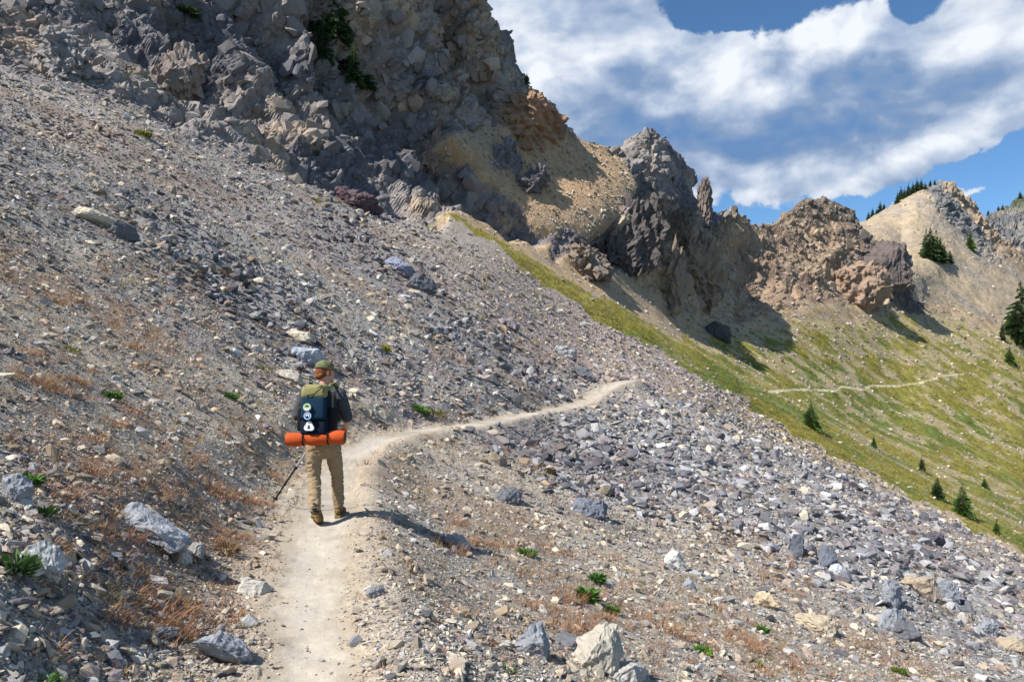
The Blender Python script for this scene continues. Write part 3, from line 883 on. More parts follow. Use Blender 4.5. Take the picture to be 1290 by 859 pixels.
def boulder(px, py, wpx, hpx, color, label, seed, yaw=0.0, tip=0.0, mottle=None, deep=0.8, cat='boulder', name='boulder', sink=0.3, **kw):
    """wpx, hpx: size in the photograph; py: its visible foot"""
    g = ground(px, py)
    d = d_[g]; w = wpx / F * d * 1.08; h = hpx / F * d * (1.08 if name == 'rock_outcrop' else .88)
    o = rock_object(name, seed, w, w * deep, h * (1 + sink), color, mottle=mottle, **kw)
    c = P[g]
    o.location = (c[0], c[1] + w * deep * (0.0 if name == 'rock_outcrop' else 0.25), c[2] + h * (0.5 - sink * .5))
    o.rotation_euler = (0, R(tip), R(yaw))
    tag(o, label, cat)
    return o


GB, GD, CR, TN, GL = L(140, 142, 147), L(102, 103, 107), L(190, 180, 160), L(168, 152, 130), L(172, 172, 170)
boulder(757, 845, 60, 68, L(168, 161, 148), 'large cream weathered boulder standing upright among red stalks at the bottom', 1, 10, 25, None, 0.8, npts=26)
boulder(790, 858, 60, 30, L(168, 164, 158), 'low pale grey boulder at the foot of the cream boulder', 2, 30, 12)
boulder(672, 826, 40, 46, GB, 'pointed blue-grey boulder just left of the cream boulder', 3, -20, 20)
boulder(718, 815, 48, 18, GD, 'flat dark grey rock between the pointed and the cream boulders', 4, 5, 5)
boulder(272, 836, 72, 42, GB, 'squat blue-grey boulder beside the bottom left edge of the trail', 5, 15, 18, L(92, 96, 106))
boulder(207, 806, 30, 20, GD, 'small dark angular rock left of the squat trailside boulder', 6, 40, 0)
boulder(186, 680, 98, 44, GB, 'long blue-grey slab tilted down the slope left of the hiker', 7, -8, 24, L(176, 178, 180), 0.55)
boulder(46, 722, 52, 46, GL, 'pale slab propped behind the leafy plant at the left edge', 8, 20, 35)
boulder(12, 634, 40, 44, GB, 'blue-grey block cut by the left edge of the picture', 9, 0, 10)
boulder(26, 642, 22, 18, L(190, 186, 178), 'small pale rounded stone beside the blue-grey left edge block', 10, 0, 0)
boulder(110, 277, 52, 20, CR, 'thin cream slab lying on the upper left scree', 11, 10, 14, None, 0.6)
boulder(153, 300, 34, 30, GD, 'dark grey block propping the thin cream slab', 12, 30, 10)
boulder(384, 457, 46, 24, L(150, 156, 168), 'speckled blue-grey boulder above the hiker\'s cap', 13, 10, 15, L(182, 184, 188))
boulder(377, 430, 38, 17, CR, 'cream oblong stone above the speckled boulder', 14, 0, 20, None, 0.6)
boulder(362, 478, 36, 16, L(178, 170, 156), 'pale wedge of rock just left of the hiker\'s head', 15, 0, 22)
boulder(735, 478, 34, 20, GD, 'dark grey slab above the far bend of the trail', 16, -10, 28)
boulder(713, 450, 28, 18, GL, 'light grey block on the scree above the far bend', 17, 0, 10)
boulder(640, 412, 36, 18, L(140, 130, 132), 'lilac-grey slab lying alone on the pinkish scree', 18, 0, 25)
boulder(502, 345, 44, 22, L(134, 138, 152), 'bluish slab heading the dark stream of blocks', 19, 0, 26)
boulder(530, 365, 40, 22, GD, 'dark block in the stream of blocks below the bluish slab', 20, 20, 15)
boulder(1010, 701, 33, 32, L(92, 96, 106), 'dark faceted boulder, left of two standing together on the right scree', 21, 15, 8)
boulder(1041, 711, 27, 28, L(104, 108, 118), 'dark grey boulder, right of two standing together on the right scree', 22, -10, 15)
boulder(1055, 724, 20, 16, L(176, 180, 186), 'pale blue stone below the pair of dark boulders', 23, 0, 0)
boulder(1164, 752, 42, 36, L(166, 150, 130), 'tan boulder leaning on a grey slab on the right scree', 24, 15, 18)
boulder(1192, 760, 36, 38, GB, 'blue-grey slab behind the leaning tan boulder', 25, -10, 35, None, 0.5)
boulder(1124, 763, 34, 38, GB, 'cracked blue-grey block left of the leaning tan boulder', 26, 25, 10)
boulder(967, 766, 32, 24, L(188, 170, 142), 'cream boulder with a grey face at the edge of the red stalks', 27, 0, 8)
boulder(1030, 795, 54, 24, L(176, 160, 138), 'broad low tan boulder above the red stalks at lower right', 28, 5, 10)
boulder(1126, 795, 40, 34, GB, 'blue-grey boulder, upper of two touching at lower right', 29, 35, 12)
boulder(1142, 806, 36, 26, GD, 'dark boulder, lower of two touching at lower right', 30, 0, 5)
boulder(1246, 800, 32, 26, GB, 'rounded grey boulder near the right edge', 31, 0, 10)
boulder(1278, 820, 36, 18, TN, 'flat tan stone at the right edge', 32, 0, 6)
boulder(1178, 686, 30, 22, L(94, 90, 96), 'dark purplish boulder high on the right scree', 33, 0, 15)
boulder(318, 748, 42, 18, L(178, 172, 162), 'flat pale stone at the left edge of the trail', 34, 0, 8)
boulder(246, 702, 24, 24, L(146, 144, 142), 'round grey stone, right of two below the long slab', 35, 0, 0)
boulder(228, 710, 24, 17, L(186, 180, 168), 'pale stone, left of two below the long slab', 36, 0, 5)
boulder(108, 720, 22, 22, L(186, 182, 174), 'pale rounded stone right of the propped slab', 37, 0, 0)
boulder(470, 752, 28, 17, L(132, 132, 132), 'small grey angular stone on the right edge of the trail', 38, 30, 12)
boulder(583, 776, 18, 16, L(160, 138, 116), 'small brown stone between the trail and the red stalks', 39, 0, 0)
boulder(852, 715, 26, 24, L(190, 188, 182), 'whitish stone above the clump of three green plants', 40, 0, 0)
boulder(870, 765 - 22, 18, 16, GB, 'small blue stone right of the whitish stone', 41, 0, 0)
boulder(640, 632, 36, 24, GD, 'dark grey boulder on the gravel right of the hiker', 42, 20, 10)
boulder(745, 650, 46, 30, L(112, 116, 126), 'cluster-topping dark blue boulder in the middle of the right scree', 43, 0, 20)
boulder(575, 700 - 12, 34, 18, L(160, 158, 156), 'grey rock lying in the tail of the hiker\'s shadow', 44, 0, 18)

rk_ = dict(subdiv=5, name='rock_outcrop', cat='outcrop', sink=0.5)
D1, D2, D3 = L(92, 84, 82), L(122, 110, 102), L(150, 126, 104)
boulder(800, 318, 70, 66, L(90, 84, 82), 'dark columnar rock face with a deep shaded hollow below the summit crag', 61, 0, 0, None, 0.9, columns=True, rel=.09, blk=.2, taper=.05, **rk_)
boulder(886, 285, 22, 62, L(124, 112, 104), 'slender rock finger standing right of the tall summit crag', 62, 0, 4, None, 0.9, rel=.07, taper=.3, **rk_)
boulder(640, 225, 60, 48, L(118, 116, 116), 'grey crag at the left edge of the tan talus fan', 63, 20, 20, None, 0.9, rel=.09, **rk_)
boulder(672, 238, 50, 34, L(104, 100, 102), 'low grey crag below right of the crag by the fan', 64, 20, 30, None, 0.8, rel=.09, **rk_)
boulder(880, 360, 56, 78, L(142, 124, 106), 'tan-grey rock buttress below the slender rock finger', 65, 10, 8, None, 1.0, rel=.08, taper=.35, **rk_)
boulder(735, 335, 66, 36, L(128, 115, 104), 'grey-brown jumble of blocks above the upper end of the grass rib', 66, 0, 25, None, .8, rel=.1, **rk_)
boulder(672, 168, 84, 46, L(154, 124, 100), 'orange-brown crag on the skyline over the talus fan', 67, 0, 15, None, .8, rel=.08, **rk_)
boulder(452, 262, 64, 22, L(98, 80, 84), 'maroon boulder at the foot of the dark cliff', 68, 0, 28, None, .6, rel=.07, **rk_)
boulder(545, 205, 28, 40, L(140, 120, 106), 'pale spiky rock rib rising out of the shaded gully', 69, 0, 10, None, .8, columns=True, rel=.1, taper=.4, **rk_)
boulder(905, 424, 34, 16, L(84, 80, 80), 'dark block at the lower tip of the rock spur', 70, 0, 20, None, .8, **rk_)
boulder(845, 372, 46, 60, L(142, 126, 110), 'tan cleft rock spur beneath the summit crag', 71, 0, 10, None, .9, columns=True, rel=.1, **rk_)
boulder(1080, 374, 70, 46, L(150, 128, 110), 'reddish ribbed rock at the foot of the round peak', 72, 0, 24, None, .8, rel=.06, **rk_)
boulder(1112, 352, 60, 52, L(104, 94, 90), 'shoulder on the right side of the round peak, coloured dark for its shade', 73, 0, 25, None, .9, rel=.04, npts=30, **rk_)  # added shoulder; its dark colour stands for the peak's shaded flank
boulder(225, 118, 64, 66, L(134, 122, 114), 'pinkish-grey jointed pillar at the top left of the cliff', 74, 10, 8, None, .8, rel=.06, **rk_)
boulder(75, 92, 80, 44, L(136, 132, 130), 'light grey slabby outcrop at the upper left', 75, 0, 22, None, .8, rel=.09, **rk_)


# ------------------------------------------------------------------ low plants
def mat_leaf(name, col, var=0.35, rough=0.6, instancer=False, trans=0.25):
    m = bpy.data.materials.new(name); m.use_nodes = True
    t = NT(m.node_tree); b = m.node_tree.nodes['Principled BSDF']
    pos = t.n('ShaderNodeTexCoord').outputs['Object']
    na = t.noise(pos, 6.0, 3, 0.6)
    base = t.n('ShaderNodeAttribute', attribute_type='INSTANCER', attribute_name='tint').outputs['Color'] if instancer else c4(col)
    k = t.m('ADD', 1.0, t.m('MULTIPLY', t.m('SUBTRACT', na.outputs[0], .5), var * 3))
    cmb = t.n('ShaderNodeCombineColor')
    for i in range(3): t.put(cmb.inputs[i], k)
    c = t.mix(1.0, base, cmb.outputs[0], 'MULTIPLY')
    t.put(b.inputs['Base Color'], c)
    b.inputs['Roughness'].default_value = rough
    b.inputs['Specular IOR Level'].default_value = 0.25
    tr = t.n('ShaderNodeBsdfTranslucent'); t.put(tr.inputs[0], c)
    mx = t.n('ShaderNodeMixShader'); mx.inputs[0].default_value = trans
    o = m.node_tree.nodes['Material Output']
    t.put(mx.inputs[1], b.outputs[0]); t.put(mx.inputs[2], tr.outputs[0]); t.put(o.inputs[0], mx.outputs[0])
    return m


def blades(n, h, spread, width, lean, seed, seg=3, curl=0.6):
    """tuft of grass blades: tapering bent strips"""
    r = random.Random(seed); V, Fc = [], []
    for _ in range(n):
        a = r.uniform(0, 6.283); rad = spread * math.sqrt(r.random())
        bx_, by_ = rad * math.cos(a), rad * math.sin(a)
        la = a + r.gauss(0, .7); hh = h * r.uniform(.5, 1.1); ln = lean * r.uniform(.3, 1.3)
        pa = la + 1.57 + r.gauss(0, .5); k0 = len(V)
        for s in range(seg + 1):
            t = s / seg; w = width * (1 - t * .85) / 2
            out_ = ln * hh * (t ** (1 + curl)); z = hh * (t - .25 * ln * t * t)
            x, y = bx_ + out_ * math.cos(la), by_ + out_ * math.sin(la)
            V += [(x - w * math.cos(pa), y - w * math.sin(pa), z), (x + w * math.cos(pa), y + w * math.sin(pa), z)]
            if s: k = k0 + 2 * s; Fc.append((k - 2, k - 1, k + 1, k))
    return V, Fc


def quad_mesh(name, V, Fc, mat):
    me = bpy.data.meshes.new(name); me.from_pydata(V, [], Fc); me.materials.append(mat); me.update()
    return me


M_DRY = mat_leaf('dry_stalks', L(156, 116, 86), 0.3, .8)
M_STUFFLEAF = mat_leaf('small_blades', None, 0.3, .7, True)
dry_meshes = [quad_mesh('dry_grass_tuft', *blades(110, .14, .15, .006, .7, 300 + i), M_DRY) for i in range(4)]
redness = np.where((ZN == 0) & (d_ < 46), redd, 0)
spots = (0.55 * gauss(px_, py_, 240, 575, 120, 40, 25) + .8 * gauss(px_, py_, 60, 478, 55, 20, 15) + .6 * gauss(px_, py_, 180, 735, 70, 30, 10) + .8 * gauss(px_, py_, 600, 690, 60, 20, 12)
         + .6 * gauss(px_, py_, 720, 770, 90, 40, 40) + .5 * gauss(px_, py_, 900, 800, 160, 40, 18) + .4 * gauss(px_, py_, 90, 655, 60, 40) + .25 * gauss(px_, py_, 150, 420, 160, 60, 25))
redness = np.where((ZN == 0) & (tu_ > .25), np.clip(redness * .55 + spots, 0, 1), 0)
w_ = redness ** 1.5 * VIS * (sx_ > 0) * (sx_ < 1290) * (sy_ < 855) * (sy_ > 380) * (d_ < 26)
w_ = w_ / w_.sum()
placed = []; tufts = []
for i in rng.choice(len(w_), 400, replace=False, p=w_):
    if any((sx_[i] - a)**2 + (sy_[i] - b)**2 < 15**2 for a, b in placed): continue
    placed.append((sx_[i], sy_[i]))
    if len(placed) > 60: break
    o = bpy.data.objects.new('dry_grass_tuft', dry_meshes[len(placed) % 4]); COL.objects.link(o)
    o.location = P[i] - np.array([0, 0, .01]); o.rotation_euler = euler_from(tuple(NG[i] * .4 + np.array([0, 0, .6])), random.uniform(0, 6)); o.scale = (random.uniform(.8, 1.5),) * 2 + (random.uniform(.5, 1.1),)
    tufts.append((o, sx_[i], sy_[i]))
MARKS = [('the long blue-grey slab', 186, 660), ('the propped pale slab', 46, 705), ('the squat trailside boulder', 272, 815), ('the flat pale trailside stone', 318, 740), ('the tall cream boulder', 757, 810), ('the clump of three green plants', 750, 745),
         ('the left edge block', 12, 615), ('the hiker', 400, 560), ('the green cushion on the left slope', 141, 495), ('the broad low tan boulder', 1030, 785), ('the bright green mat', 886, 818), ('the low spreading green plant', 663, 692),
         ('the whitish stone', 852, 705), ('the grey rock in the hiker\'s shadow', 575, 680), ('the thin cream slab', 110, 270), ('the olive tussock', 88, 437), ('the trail bend', 520, 545), ('the leaning tan boulder', 1164, 740)]
byk = {}
for o, x, y in tufts:
    nm, mx_, my_ = min(MARKS, key=lambda m: (m[1] - x)**2 + (m[2] - y)**2)
    dx, dy = x - mx_, y - my_
    side = ('right of' if dx > 0 else 'left of') if abs(dx) > abs(dy) else ('below' if dy > 0 else 'above')
    byk.setdefault((side, nm), []).append((dx * dx + dy * dy, o))
for (side, nm), lst in byk.items():
    for k, (_, o) in enumerate(sorted(lst, key=lambda q: q[0])):
        w1 = ['nearest', 'second nearest', 'third nearest', 'fourth nearest', 'fifth nearest', 'sixth nearest', 'seventh nearest', 'eighth nearest', 'ninth nearest', 'tenth nearest', 'eleventh nearest', 'twelfth nearest'][min(k, 11)]
        tag(o, (w1 if len(lst) > 1 else 'lone') + ' dry reddish-brown tuft ' + side + ' ' + nm, 'dry grass', 'dry reddish tufts scattered on the scree near the trail')
grasses = bpy.data.collections.new('blade_kinds')
for i in range(5):
    grasses.objects.link(bpy.data.objects.new('blade_kind', quad_mesh('blade_kind', *blades(16, .5, .30, .045, .5, 320 + i, 2), M_STUFFLEAF)))
for i in range(3):
    grasses.objects.link(bpy.data.objects.new('stalk_kind', quad_mesh('stalk_kind', *blades(22, .65, .5, .035, .75, 340 + i, 2), M_STUFFLEAF)))
# dry stalks too many to count
sel, sp = pick_points(np.where(ZN == 0, 0.045 * redness + 0.004 * (d_ < 60), 0) * np.clip(d_ / 6, .3, 1))
n_ = len(sel)
pal = np.array([L(156, 116, 86), L(170, 134, 100), L(142, 104, 80), L(138, 120, 76)])
sz = rng.uniform(.10, .24, n_) * np.clip(d_[sel] / 10, .7, 2.2)
scatter('dry_stalks', sp, euler_np(NG[sel] * .4 + np.array([0, 0, .6]), rng.uniform(0, 6.28, n_), rng.normal(0, .2, n_), rng.normal(0, .2, n_)),
        np.stack([sz, sz, sz * rng.uniform(.5, .9, n_)], 1), rng.integers(5, 8, n_), pal[rng.integers(0, 4, n_)] * rng.uniform(.8, 1.15, (n_, 1)), grasses)
# turf and tussocks of the far slopes
gw = np.where(ZN == 3, 0.13 * (1 - bare) * np.where(g1, 1.7, 1) + .008, 0) + np.where((ZN == 4) & (s_ < sD), .012, 0) + np.where((ZN == 4) & (px_ > 840) & (py_ > 380), .03, 0)
gw = gw + np.where((ZN == 0) & (px_ > 560) & (px_ < 760) & (s_ > sA + .5), .035 * sst(nz_sml + .5 * nz_mid, .1, .5), 0)
sel, sp = pick_points(gw)
n_ = len(sel)
pal = np.array([L(150, 140, 62), L(128, 130, 58), L(108, 120, 56), L(156, 138, 74), L(92, 102, 52)])
sz = (0.55 + rng.random(n_) * .8) * np.clip(d_[sel] / 110, .7, 2.0)
gsel = np.clip((v1[sel] + .4 * v2[sel] + rng.normal(0, .3, n_)) * 2.2 + 1.4, 0, 4.99).astype(int)
scatter('hillside_grass', sp, euler_np(NG[sel] * .5 + np.array([0, 0, .5]), rng.uniform(0, 6.28, n_), rng.normal(0, .15, n_), rng.normal(0, .15, n_)),
        np.stack([sz, sz, sz * rng.uniform(.4, .9, n_)], 1), rng.integers(0, 5, n_), pal[np.array([3, 0, 1, 2, 4])[gsel]] * rng.uniform(.75, 1.2, (n_, 1)), grasses)
print('grass', n_)


def leafy_plant(px, py, wpx, hpx, col, label, seed, narrow=.15, n=170):
    g = ground(px, py); d = d_[g]; w, h = wpx / F * d, hpx / F * d
    r = random.Random(seed); V, Fc = [], []
    for _ in range(n):
        a, u = r.uniform(0, 6.283), math.sqrt(r.random())
        base = Vector((.28 * w * u * math.cos(a), .28 * w * u * math.sin(a), r.uniform(0, .35) * h))
        dirv = Vector((math.cos(a) * (u + .15), math.sin(a) * (u + .15), r.uniform(.5, 1.6))).normalized()
        ln = r.uniform(.35, .62) * max(h, w * .5); side = dirv.cross(Vector((r.gauss(0, 1), r.gauss(0, 1), .4))).normalized() * ln * narrow
        k = len(V); dn = Vector((0, 0, -.18 * ln))
        V += [base, base + dirv * ln * .45 + side, base + dirv * ln * .5, base + dirv * ln * .45 - side, base + dirv * ln + dn]
        Fc += [(k, k + 1, k + 2), (k, k + 2, k + 3), (k + 1, k + 4, k + 2), (k + 2, k + 4, k + 3)]
    o = bpy.data.objects.new('green_plant', quad_mesh('green_plant', [tuple(v) for v in V], Fc, mat_leaf('plant_leaf', col)))
    COL.objects.link(o); o.location = P[g] - np.array([0, 0, .01]); o.rotation_euler = euler_from(tuple(NG[g] * .4 + np.array([0, 0, .6])), 0)
    tag(o, label, 'plant')
    return o


G1, G2, G3 = L(84, 118, 52), L(104, 128, 52), L(112, 108, 54)
leafy_plant(20, 722, 46, 42, L(86, 112, 62), 'big leafy green plant in front of the propped pale slab', 1, .13, 130)
leafy_plant(38, 610, 30, 22, G1, 'bright green clump above the left edge block', 2)
leafy_plant(56, 650, 26, 24, G2, 'yellow-green sprig below the small pale rounded stone', 3, .16, 60)
leafy_plant(52, 862, 56, 18, G1, 'green grassy clump cut by the bottom edge at lower left', 4, .08)
leafy_plant(120, 742, 22, 14, L(96, 104, 70), 'thin grey-green sprig below the long slab', 5, .1, 40)
leafy_plant(739, 757, 28, 28, G1, 'largest of the green plants clumped above the cream boulder', 6)
leafy_plant(752, 734, 24, 20, L(72, 108, 50), 'rounded dark green plant at the top of the clump above the cream boulder', 7)
leafy_plant(770, 772, 22, 18, L(72, 104, 50), 'small green plant at the foot of the clump above the cream boulder', 8)
leafy_plant(663, 700, 32, 16, G1, 'low spreading green plant right of the tail of the hiker\'s shadow', 9)
leafy_plant(886, 822, 30, 14, L(100, 138, 44), 'bright green mat among red stalks at lower right', 10)
leafy_plant(960, 797, 20, 14, G1, 'small green plant below the cream boulder with a grey face', 11)
leafy_plant(953, 838, 20, 12, G1, 'green plant right of the bright green mat', 12)
leafy_plant(1133, 848, 22, 14, G2, 'green plant near the bottom right corner', 13)
leafy_plant(640, 846, 30, 18, L(112, 126, 72), 'pale green sprig at the bottom below the pointed boulder', 14, .1, 60)
leafy_plant(141, 502, 34, 16, G1, 'green cushion on the left slope', 15)
leafy_plant(292, 503, 20, 14, G1, 'green cushion nearest the hiker on the left slope', 16)
leafy_plant(88, 444, 32, 18, G3, 'olive tussock high on the left slope', 17, .06, 90)
leafy_plant(528, 520, 26, 16, L(92, 124, 58), 'green clump beside the trail bend', 18)
leafy_plant(548, 524, 40, 14, G3, 'olive grassy patch right of the green clump at the trail bend', 19, .06, 120)
leafy_plant(486, 442, 12, 12, L(160, 158, 60), 'small yellow-green clump alone on the scree above the trail', 20)
leafy_plant(332, 468, 28, 14, G3, 'olive tuft left of the pale wedge of rock', 21, .07, 80)
leafy_plant(285, 697, 36, 26, L(136, 108, 72), 'brown bushy tuft above the flat pale stone by the trail', 22, .05, 160)
leafy_plant(180, 172, 26, 10, L(126, 128, 50), 'yellow-green moss patch high on the upper left scree', 23)
leafy_plant(236, 22, 30, 22, L(56, 76, 40), 'dark green bush up on the left cliff', 24)


# ------------------------------------------------------------------ conifers
M_NEEDLE = mat_leaf('needles', L(58, 78, 44), 0.35, .7, trans=.12)
M_NEEDLE2 = mat_leaf('bright_needles', L(78, 104, 50), 0.35, .7, trans=.15)
M_BARK = mat_tinted('bark', .9, .3, 8, .5, .02, fixed=L(92, 76, 62))


def conifer_meshes(seed, levels, width, needle, bushy=1.0):
    """one metre tall: a crown of drooping sprays and a tapered trunk with limbs"""
    r = random.Random(seed); V, Fc = [], []; TV, TF = [], []

    def tube(a, b, ra, rb, n=5):
        ax = (b - a).normalized(); u = ax.orthogonal().normalized(); w = ax.cross(u); k = len(TV)
        for i in range(n):
            t = 6.283 * i / n; e_ = u * math.cos(t) + w * math.sin(t)
            TV.append(tuple(a + e_ * ra)); TV.append(tuple(b + e_ * rb))
        for i in range(n):
            j = (i + 1) % n; TF.append((k + 2 * i, k + 2 * j, k + 2 * j + 1, k + 2 * i + 1))
    tube(Vector((0, 0, -.06)), Vector((0, 0, .5)), .022, .013); tube(Vector((0, 0, .5)), Vector((0, 0, .99)), .013, .002)
    for l in range(levels):
        f = l / levels; z = .05 + .93 * f ** .95
        rad = width * (1 - f) ** .8 * r.uniform(.7, 1.12) + .012
        nb = max(4, int(8 * (1 - f) + 3 * bushy))
        for b in range(nb):
            if r.random() < .12: continue
            a = r.uniform(0, 6.283); ln = rad * r.uniform(.6, 1.15); dz = -r.uniform(.15, .55) * ln
            p0 = Vector((0, 0, z)); p1 = Vector((ln * math.cos(a), ln * math.sin(a), z + dz))
            if ln > .06: tube(p0, p0.lerp(p1, .7), .004, .0015, 3)
            sd = Vector((-math.sin(a), math.cos(a), 0))
            steps = 5 if ln > .05 else 3
            for s in range(steps):
                t = .25 + .75 * (s + r.random() * .5) / steps; c = p0.lerp(p1, min(t, 1))
                for sg_ in (-1, 1):
                    wl = ln * .34 * (1.15 - t * .6) * r.uniform(.7, 1.2); k = len(V)
                    tip_ = c + sd * sg_ * wl + (p1 - p0) * .22 + Vector((0, 0, -.4 * wl + r.gauss(0, .01)))
                    up_ = Vector((0, 0, .14 * ln + .008))
                    V += [tuple(c - (p1 - p0) * .08), tuple(c + up_ * .6), tuple(tip_), tuple(c - up_ * .9 + sd * sg_ * wl * .4)]
                    Fc.append((k, k + 1, k + 2, k + 3))
    for s in range(5):
        k = len(V); a = s * 1.25; V += [(0, 0, 1.02), (.02 * math.cos(a), .02 * math.sin(a), .93), (.02 * math.cos(a + 1), .02 * math.sin(a + 1), .92), (0, 0, .95)]; Fc.append((k, k + 1, k + 2, k + 3))
    return quad_mesh('crown', V, Fc, needle), quad_mesh('trunk', TV, TF, M_BARK)


CON = [conifer_meshes(500, 34, .24, M_NEEDLE), conifer_meshes(501, 30, .19, M_NEEDLE), conifer_meshes(502, 26, .32, M_NEEDLE2, 1.5), conifer_meshes(503, 38, .28, M_NEEDLE)]


def conifer(px, py, hpx, label, kind, group=None, wide=1.0, cat='tree'):
    g = ground(px, py); h = hpx / F * d_[g]
    t = empty('conifer', P[g], random.uniform(0, 6))
    for me, nm in zip(CON[kind], ('crown', 'trunk')):
        o = bpy.data.objects.new(nm, me); COL.objects.link(o); o.parent = t; o.scale = (h * wide, h * wide, h)
    tag(t, label, cat, group)


conifer(1286, 436, 82, 'tall dark conifer cut by the right edge of the picture', 3, None, 1.15)
conifer(1262, 429, 25, 'small dark conifer left of the tall right edge tree', 1)
conifer(1272, 459, 24, 'small conifer standing below the tall right edge tree', 2)
for i, (x, y, h) in enumerate([(1167, 322, 34), (1172, 326, 40), (1179, 327, 38), (1185, 330, 32), (1190, 331, 25), (1196, 332, 16)]):
    conifer(x, y, h, ['leftmost', 'tallest, second from left', 'third from left', 'fourth from left', 'fifth from left', 'rightmost and lowest'][i] + ' dark conifer of the clump on the tan slope', 3 if i % 2 else 1, 'dark conifers clumped on the tan slope', 1.15)
conifer(1022, 538, 34, 'bushy bright green young conifer on the grass rib by the far trail', 2, None, 1.2)
conifer(1161, 594, 21, 'leftmost small dark conifer of the three low on the grass slope', 1, None, 1.3)
conifer(1181, 627, 28, 'middle dark conifer of the three low on the grass slope', 3, None, 1.2)
conifer(1212, 648, 40, 'largest and rightmost green conifer of the three low on the grass slope', 2, None, 1.15)
conifer(1240, 613, 12, 'pale green bush conifer up the slope from the largest of the three', 2, None, 1.5)
conifer(1255, 672, 20, 'faint young conifer lowest on the grass near the right edge', 2, None, .8)
conifer(1101, 563, 16, 'thin young green conifer in the middle of the grass slope', 2, None, .8)
conifer(1222, 314, 24, 'lone shrubby pine on the tan slope right of the dark clump', 2, None, .9)
for i, (x, y, h, w) in enumerate([(402, 40, 48, 'uppermost left'), (424, 52, 60, 'uppermost right'), (408, 74, 44, 'middle left'), (431, 90, 52, 'middle right'), (447, 104, 42, 'lower'), (462, 112, 28, 'lowest')]):
    conifer(x, y, h * 1.3, w + ' dark conifer of the shaded group on the cliff', 3 if i % 2 else 1, 'dark conifers in the shaded cliff gully', [1.2, 1.0, 1.3, 1.1, 1.2, 1.3][i])
ORD = ['first', 'second', 'third', 'fourth', 'fifth', 'sixth', 'seventh', 'eighth', 'ninth', 'tenth', 'eleventh', 'twelfth', 'thirteenth', 'fourteenth', 'fifteenth']
for k, (x, y, h) in enumerate([(1094, 276, 13), (1099, 273, 16), (1104, 270, 10), (1109, 268, 20), (1114, 265, 13), (1130, 256, 20), (1135, 252, 24), (1140, 250, 18), (1145, 247, 22), (1150, 244, 20), (1155, 242, 22), (1160, 239, 19), (1165, 238, 13), (1171, 235, 11), (1178, 233, 10)]):
    conifer(x, y, h * .75, 'tiny dark conifer, ' + ORD[k] + ' from the left along the tan peak\'s skyline', 1, 'tiny conifers along the tan peak skyline', 1.4)
for k, (x, y, h) in enumerate([(1246, 273, 11), (1257, 268, 12), (1263, 264, 10), (1286, 251, 14)]):
    conifer(x, y, h * .75, 'tiny dark conifer, ' + ORD[k] + ' from the left on the most distant grey ridge', 1, 'tiny conifers on the distant grey ridge', 1.4)
conifer(664, 106, 14, 'scrawny little conifer on the edge of the big cliff skyline', 2)


# ------------------------------------------------------------------ the hiker
def limb(bm, pts, radii, n=14, squash=1.0, up=None, ends=(.95, .25)):
    """tapered tube with round ends through points; squash flattens it front to back"""
    pts = [Vector(p) for p in pts]
    rings = []
    t0 = (pts[1] - pts[0]).normalized(); t1 = (pts[-1] - pts[-2]).normalized()
    e1, e2 = ends; m1, m2 = e1 * .63, .75 + .25 * (e1 < .5) - .02
    ext = [(pts[0] - t0 * radii[0] * e1, radii[0] * e2), (pts[0] - t0 * radii[0] * m1, radii[0] * m2)]
    seq = ext + list(zip(pts, radii)) + [(pts[-1] + t1 * radii[-1] * m1, radii[-1] * m2), (pts[-1] + t1 * radii[-1] * e1, radii[-1] * e2)]
    for i, (p, r) in enumerate(seq):
        a = seq[max(0, i - 1)][0]; b = seq[min(len(seq) - 1, i + 1)][0]
        t = (b - a).normalized()
        fwd = Vector((0, 1, 0)) if up is None else Vector(up)
        u = t.cross(fwd)
        u = u.normalized() if u.length > .05 else t.orthogonal().normalized()
        w = t.cross(u).normalized()
        rings.append([bm.verts.new(p + u * r * math.cos(6.2832 * k / n) + w * r * squash * math.sin(6.2832 * k / n)) for k in range(n)])
    for A, B in zip(rings[:-1], rings[1:]):
        for k in range(n):
            bm.faces.new((A[k], A[(k + 1) % n], B[(k + 1) % n], B[k]))
    bm.faces.new(rings[0][::-1]); bm.faces.new(rings[-1])


def ball(bm, c, r, rot=None):
    m = Matrix.Translation(c) @ (rot.to_4x4() if rot else Matrix()) @ Matrix.Diagonal((r[0], r[1], r[2], 1))
    bmesh.ops.create_uvsphere(bm, u_segments=20, v_segments=14, radius=1, matrix=m)


